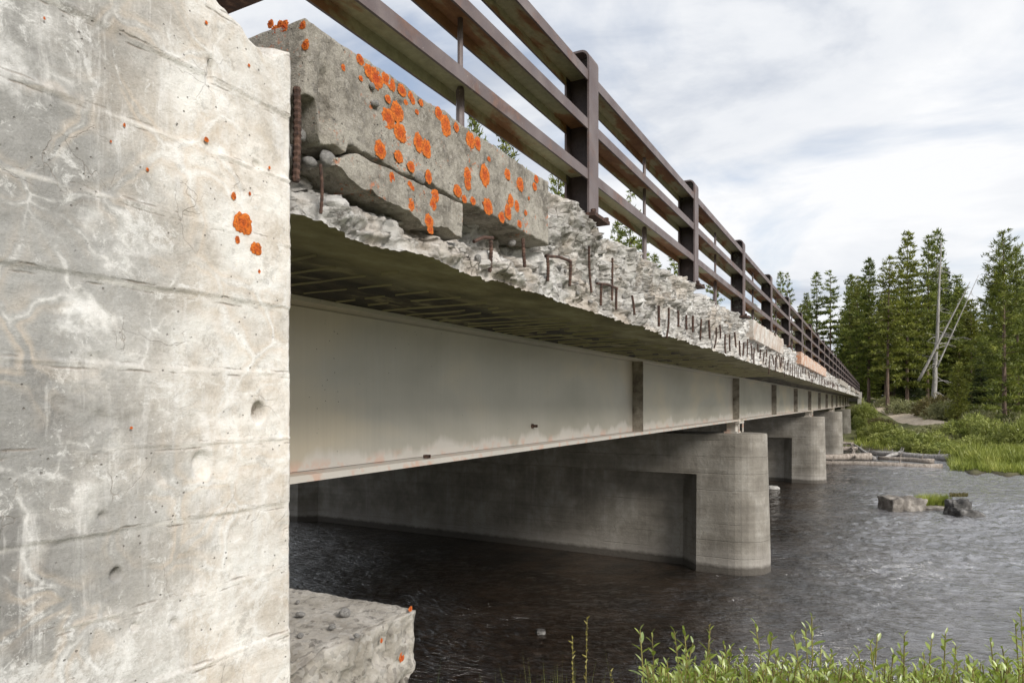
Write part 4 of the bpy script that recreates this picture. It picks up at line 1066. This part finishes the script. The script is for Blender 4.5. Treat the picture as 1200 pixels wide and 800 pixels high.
# bright low grass on the point that ends the driftwood
P = []
for i in range(9000):
    px = random.uniform(1114, 1270); py = random.uniform(536, 552)+ (px-1114)*.06
    x, y = on_water(px, py); P.append((x, y, WATER+.02))
    if i % 60 == 0: pass
stuff(blades(P, .2, .62, .03, C_SEDGE, 'point_grass'), 'low vivid green grass on the point at the right end of the logs', 'grass')
# turf block under that grass
v = []; f = []
for i in range(21):
    px = 1112+160*i/20
    for (py, dz) in ((556+(px-1114)*.06-2*math.sin(i*1.3)-6*max(0,1-i/3), -.3), (553+(px-1114)*.06-2*math.sin(i*1.3)-6*max(0,1-i/3), .10+.04*math.sin(i*2.1)), (536, .30), (531, -.3)):
        x, y = on_water(px, py); v.append((x, y, WATER+dz))
for i in range(20):
    for s in range(3): f.append([i*4+s, i*4+4+s, i*4+5+s, i*4+1+s])
structure(mesh_obj('turf_bank', v, f, MGr, smooth=True))

# ------------------------------------------------------------------ driftwood
def log(pa, pb, r, label, mat=B_LOG, lift=(0, 0), seed=0):
    a = Vector((*on_water(*pa), WATER+lift[0])); b = Vector((*on_water(*pb), WATER+lift[1]))
    t = thing('driftwood_log', label, 'log', a, 0, 'driftwood logs piled along the far bank')
    pts = []; rad = []
    for i in range(9):
        s = i/8; p = (b-a)*s; p += Vector((mn.noise(Vector((s*3, seed, 0)))*.25, mn.noise(Vector((s*3, seed, 5)))*.25, mn.noise(Vector((s*4, seed, 9)))*.06)); pts.append(p); rad.append(r*(1-.35*s)*(1+.12*mn.noise(Vector((s*6, seed, 2)))))
    m = MB().tube(pts, rad, 9); m.build('log_trunk', mat, t, True)
    for q in range(2):
        s = .25+.4*q; p = pts[int(s*8)]; MB().tube([p, p+Vector((.15, -.1, r+.25))], [.05, .02], 5).build('branch_stub', mat, t)
log((1105,549),(905,541), .21, 'longest front log lying along the water below the far bank', lift=(.06,.06), seed=1)
log((1020,540),(930,541), .24, 'pale log behind the left half of the front log', lift=(.28,.26), seed=2)
log((1128,542),(1020,533), .26, 'thick grey log joining the grassy point', B_GREY, (.18,.15), 3)
log((966,530),(1005,531), .24, 'stout pale log lying against the third pier', lift=(.3,.32), seed=4)
log((966,526),(1000,527), .15, 'upper pale log stacked against the third pier', lift=(.55,.5), seed=5)
log((1024,540),(1000,526), .15, 'dark log slanting up from the pile towards the pier', B_GREY, (.15,.35), 6)
log((1170,534),(1100,539), .13, 'thin grey log lying on the grass at the right of the pile', B_GREY, (.4,.35), 7)
log((1168,539),(1120,540), .15, 'short grey log in front of the thin one on the grass', B_GREY, (.35,.3), 8)
log((1062,533),(1030,541), .13, 'short dark branch across the middle of the pile', B_GREY, (.3,.2), 9)
log((1003,541),(997,527), .09, 'small steep stick propped on the logs by the pier', B_LOG, (.3,.5), 10)
log((1095,545),(1030,541), .16, 'weathered log tucked behind the front log at its right', B_LOG, (.22,.25), 11)

# ------------------------------------------------------------------ rocks and turf in the river
def rock(px0, px1, py_base, py_top, label, m, flat=1.0, dep=.8, seed=1, tilt=0, boxy=.5):
    pc = (px0+px1)/2; d = -WATER*800/(py_base-476); x, y = at(pc, d); w = (px1-px0)/800*d; h = (py_base-py_top)/800*d
    def dp(p, nr):
        q = p.copy(); r = max(abs(q.x), abs(q.y), abs(q.z)); s = q.normalized()*1.15
        o = q*boxy+s*(1-boxy); n3 = 1+.22*mn.noise(q*1.3+Vector((seed*5, 0, 0)))+.1*mn.noise(q*3.4+Vector((seed*5, 0, 0)))+.05*mn.noise(q*9)
        o = o*n3; return Vector((o.x*w/2, o.y*w/2*dep, o.z*h*.95))
    g = lin(-1, 1, .12)
    o = gridbox('river_rock', g, g, g, dp, m); o.location = (x, y+w/2*dep*.8, WATER+.0); o.rotation_euler = (0, tilt, YAW)
    return tag(o, label, 'rock', 'rocks in the middle of the river')
rock(1037, 1076, 600, 583, 'square grey rock with flat top left of the grass tuft in the river', R_GREY, seed=1, boxy=.75)
rock(1033, 1043, 597, 588, 'small pinkish stone at the left side of the square river rock', R_GREY, seed=2)
rock(1073, 1114, 600, 594, 'low flat stone under the grass tuft in the river', R_GREY, seed=3, dep=.6)
rock(1112, 1137, 605, 586, 'dark rock capped with turf right of the grass tuft', R_DARK, seed=4, boxy=.6)
rock(1116, 1150, 607, 597, 'dark slanted slab with a white streak at the right of the rock group', R_DARK, seed=5, tilt=.15, boxy=.6)
rock(897, 911, 573, 569.5, 'small pale stone in the water beside the second pier', m_rock('white_rock', (.25,.235,.22), (.36,.345,.325), (.47,.455,.43)), seed=6)
def tuft(px0, px1, py_base, py_top, n, label, zlift, m=C_SEDGE, dep=.5):
    d = -WATER*800/(py_base-476); P = []
    for i in range(n):
        px = random.uniform(px0, px1); x, y = at(px, d+random.uniform(-.05, dep)); P.append((x, y, WATER+zlift))
    h = (py_base-py_top)/800*d-zlift
    o = blades(P, h*.45, h*1.05, .012, m, 'grass_tuft', .25); return tag(o, label, 'grass tuft', 'grass growing on the river rocks')
tuft(1074, 1112, 598, 578, 1500, 'bright green grass tuft growing between the river rocks', .1)
tuft(1113, 1134, 600, 578, 700, 'short yellowish grass on top of the dark river rock', .5, C_DRY)

# ------------------------------------------------------------------ small white post in the bank bushes, parked cars far off
x, y = at(1153.5, 56); g = ground_z(x, y)
t = thing('marker_post', 'short white marker post among the bushes left of the big pine', 'post', (x, y, g))
MB().box(-.09, .09, -.04, .04, -.2, 1.9).build('post', m_pink('white_paint', (.7,.7,.7), (.78,.78,.78), (.82,.82,.82)), t)

# ------------------------------------------------------------------ the near bank: willows, weeds, grass
def leaf_mesh(seed, m, fold=.25):
    # a narrow willow leaf one unit long, folded along its midrib
    r = random.Random(seed); v = []; f = []; n = 6; bend = r.uniform(.05, .25)
    for i in range(n+1):
        t = i/n; w = .17*math.sin(math.pi*min(1, t*.93+.05))**.8*(1 if 0 < i < n else .12); z = -bend*t*t
        v += [(-w, t, z+w*fold), (0, t, z), (w, t, z+w*fold)]
    for i in range(n):
        b = i*3; f += [[b, b+1, b+4, b+3], [b+1, b+2, b+5, b+4]]
    me = bpy.data.meshes.new('leaf'); me.from_pydata(v, [], f); me.materials.append(m)
    me.polygons.foreach_set('use_smooth', np.ones(len(me.polygons), dtype=bool)); return me
def m_leaf(name, a, b):
    k = M(name); r = k.N('ShaderNodeObjectInfo').outputs['Random']; p = k.N('ShaderNodeNewGeometry').outputs['Position']
    col = k.mix(r, a, b); col = k.mix(k.ramp(k.noise(p, 22, 4), (.4, 0.0), (.65, .5)), col, (.34,.37,.10))
    d = k.N('ShaderNodeBsdfDiffuse', {'Color': col}); t = k.N('ShaderNodeBsdfTranslucent', {'Color': k.mix(.5, col, (.35,.45,.05))})
    g = k.N('ShaderNodeBsdfGlossy', {'Roughness': .38, 'Color': (1,1,1,1)})
    mx = k.N('ShaderNodeMixShader', {0: .4, 1: d.outputs[0], 2: t.outputs[0]}); m2 = k.N('ShaderNodeMixShader', {0: .06, 1: mx.outputs[0], 2: g.outputs[0]})
    k.nt.links.new(m2.outputs[0], k.out.inputs[0]); return k.m
ML1 = m_leaf('fresh_willow_leaf', (.24,.34,.045), (.46,.54,.12)); ML2 = m_leaf('silver_willow_leaf', (.27,.37,.12), (.46,.54,.20))
lv = [leaf_mesh(i, ML1) for i in range(4)]+[leaf_mesh(9, ML2)]
lq = [leaf_mesh(20, ML1)]
def willow(label, tops, seed):
    """tops: list of (px, py, depth) where the shoots end"""
    r = random.Random(seed); cx = sum(at(p[0], p[2])[0] for p in tops)/len(tops); cy = sum(at(p[0], p[2])[1] for p in tops)/len(tops)
    g = ground_z(cx, cy); t = thing('willow_bush', label, 'shrub', (cx, cy, g), 0, 'willow bushes on the near bank')
    sm_ = MB(); leaves = []
    for (px, py, d) in tops:
        tip = Vector(pt(px, py, d)); base = Vector((cx+(tip.x-cx)*.45+r.uniform(-.1, .1), cy+(tip.y-cy)*.45+r.uniform(-.1, .1), g-.05))
        pts = []
        for i in range(9):
            s = i/8; p = base.lerp(tip, s); side = Vector(((tip.x-base.x), (tip.y-base.y), 0))*(s*(1-s))*-.5
            p += side+Vector((.03*mn.noise(Vector((s*4, seed, px))), .03*mn.noise(Vector((s*4, seed+5, px))), 0))*(1 if 0 < i < 8 else 0); pts.append(p-Vector((cx, cy, g)))
        sm_.tube(pts, [.007-.0045*i/8 for i in range(9)], 5)
        L = (tip-base).length; nl = int(.60/.021); a = r.random()*6
        for i in range(nl):
            s = 1-(i*.022*r.uniform(.9, 1.1))/L
            if s < .15: break
            k = min(7, int(s*8)); fr = s*8-k; p = pts[k].lerp(pts[k+1], min(1, fr)); ax = (pts[k+1]-pts[k]).normalized()
            a += 2.4; out = Vector((math.cos(a), math.sin(a), 0)); spread = .45+.5*min(1, i/8)
            dr = (ax*(1-spread*.45)+out*spread).normalized(); sz = r.uniform(.042, .068)*(.55+.45*min(1, i/4))
            leaves.append((p, dr, sz, s))
    sm_.build('stems', B_STEM, t)
    leaves.sort(key=lambda q: -q[0].z)
    for (p, dr, sz, s) in leaves[:290]:
        q = dr.to_track_quat('Y', 'Z'); o = inst('leaf', lv[r.randrange(5)], t, p); e = q.to_euler(); e.rotate_axis('Y', r.uniform(-.9, .9)); o.rotation_euler = e; o.scale = (sz*r.uniform(.75, 1.1), sz, sz)
    rest = leaves[290:]
    if rest:
        V = []; F = []
        for (p, dr, sz, s) in rest:
            me = lv[r.randrange(5)]; mt = Matrix.Translation(p) @ dr.to_track_quat('Y', 'Z').to_matrix().to_4x4() @ Matrix.Scale(sz, 4); b = len(V)
            V += [mt @ q.co for q in me.vertices]; F += [[b+i for i in pl.vertices] for pl in me.polygons]
        o = mesh_obj('foliage', V, F, ML1, t); o['kind'] = 'stuff'
def tops(lst, px0, px1, py, n, seed, d0=2.7, d1=3.5):
    r = random.Random(seed); out = [(a, b, r.uniform(d0, d1)) for a, b in lst]
    for i in range(n*4): out.append((r.uniform(px0-6, px1+6), py+r.uniform(2, 40), r.uniform(d0, d1)))
    for i in range(n*6): out.append((r.uniform(px0-10, px1+10), py+r.uniform(14, 48), r.uniform(d0-.2, d0+.3)))
    return out
willow('leftmost near willow with a pale shoot reaching over the dark water', tops([(750,738),(764,742),(790,739),(802,738),(812,753),(832,738)], 765, 850, 764, 9, 1), 1)
willow('near willow in front of the reflection of the first pier', tops([(885,730),(848,755),(857,757),(905,745),(872,762)], 845, 930, 766, 10, 2), 2)
willow('near willow with the tall shoot right of the pier reflection', tops([(951,722),(944,735),(930,745),(962,760),(975,765)], 920, 1000, 768, 10, 3), 3)
willow('near willow with sparse shoots against the bright water', tops([(1028,745),(1020,755),(1005,760),(1047,765),(1060,744),(1055,760)], 1000, 1085, 772, 10, 4), 4)
willow('near willow with a reddish tipped shoot', tops([(1108,742),(1092,748),(1120,756),(1082,765),(1135,768)], 1075, 1150, 774, 10, 5), 5)
willow('rightmost near willow with the tallest shoot at the corner', tops([(1196,712),(1190,730),(1161,752),(1175,760),(1205,745)], 1145, 1215, 766, 11, 6), 6)
# tall seed stalks
def stalk(px, py, pb, d, label, seed):
    a = Vector(pt(px, py, d)); b = Vector(pt(pb, 840, d)); b.z = ground_z(b.x, b.y); r = random.Random(seed)
    t = thing('weed_stalk', label, 'weed', b, 0, 'thin weeds on the near bank'); L = a-b
    MB().tube([L*0, L*.4+Vector((.012,0,0)), L*.75+Vector((.0,.01,0)), L], [.004,.003,.0025,.0015], 5).build('stem', B_STEM, t)
    m = MB()
    for i in range(12):
        s = .80+.2*i/11; p = L*s; q = p+Vector((r.uniform(-.014,.014), r.uniform(-.014,.014), .012)); m.tube([p, q], [.0045, .001], 4)
    m.build('seed_head', m_seed, t)
m_seed = m_crown('seed_head', (.20,.17,.06), (.34,.30,.09), (.5,.45,.12))
stalk(688, 724, 677, 2.8, 'tall thin seed stalk with yellow tip over the dark water', 1)
stalk(671, 747, 668, 2.8, 'shorter seed stalk left of the tall one', 2)
stalk(831, 733, 829, 3.2, 'thin bare stalk above the leftmost near willow', 3)
stalk(716, 786, 712, 2.9, 'low bent stalk right of the grass tuft', 4)
def near_tuft(px, py, wpx, d, n, label, m):
    x0, y0 = at(px, d); P = []
    for i in range(n):
        x, y = at(px+random.gauss(0, wpx*.3), d+random.uniform(-.12, .12)); P.append((x, y, ground_z(x, y)-.02))
    top = (476-py)/800*d; h = top-ground_z(x0, y0)
    o = blades(P, h*.72, h*1.05, .0055, m, 'grass_tuft', .10); tag(o, label, 'grass tuft', 'grass tufts on the near bank')
near_tuft(660, 783, 46, 2.8, 170, 'yellow green grass tuft below the tall seed stalk', C_WILLOW)
near_tuft(588, 791, 40, 2.9, 90, 'low grass tuft left of the seed stalks', C_WILLOW)
near_tuft(490, 778, 26, 2.9, 46, 'dark sparse grass at the foot of the broken beam seat', C_SPRUCE)
near_tuft(770, 780, 36, 3.0, 90, 'thin grass blades left of the willow bushes', C_WILLOW)
P = []
for i in range(5200):
    px = random.uniform(765, 1230); d = random.uniform(2.5, 3.4); x, y = at(px, d); P.append((x, y, ground_z(x, y)-.02))
stuff(blades(P, .55, .98, .0045, C_WILLOW, 'bank_grass', .13), 'fine green grass blades between the near willow shoots', 'grass')
# stone just breaking the water under the bridge
o = rock(626, 637, 743, 739, 'small dark stone breaking the shallow water under the bridge', R_DARK, seed=8, dep=1.2)
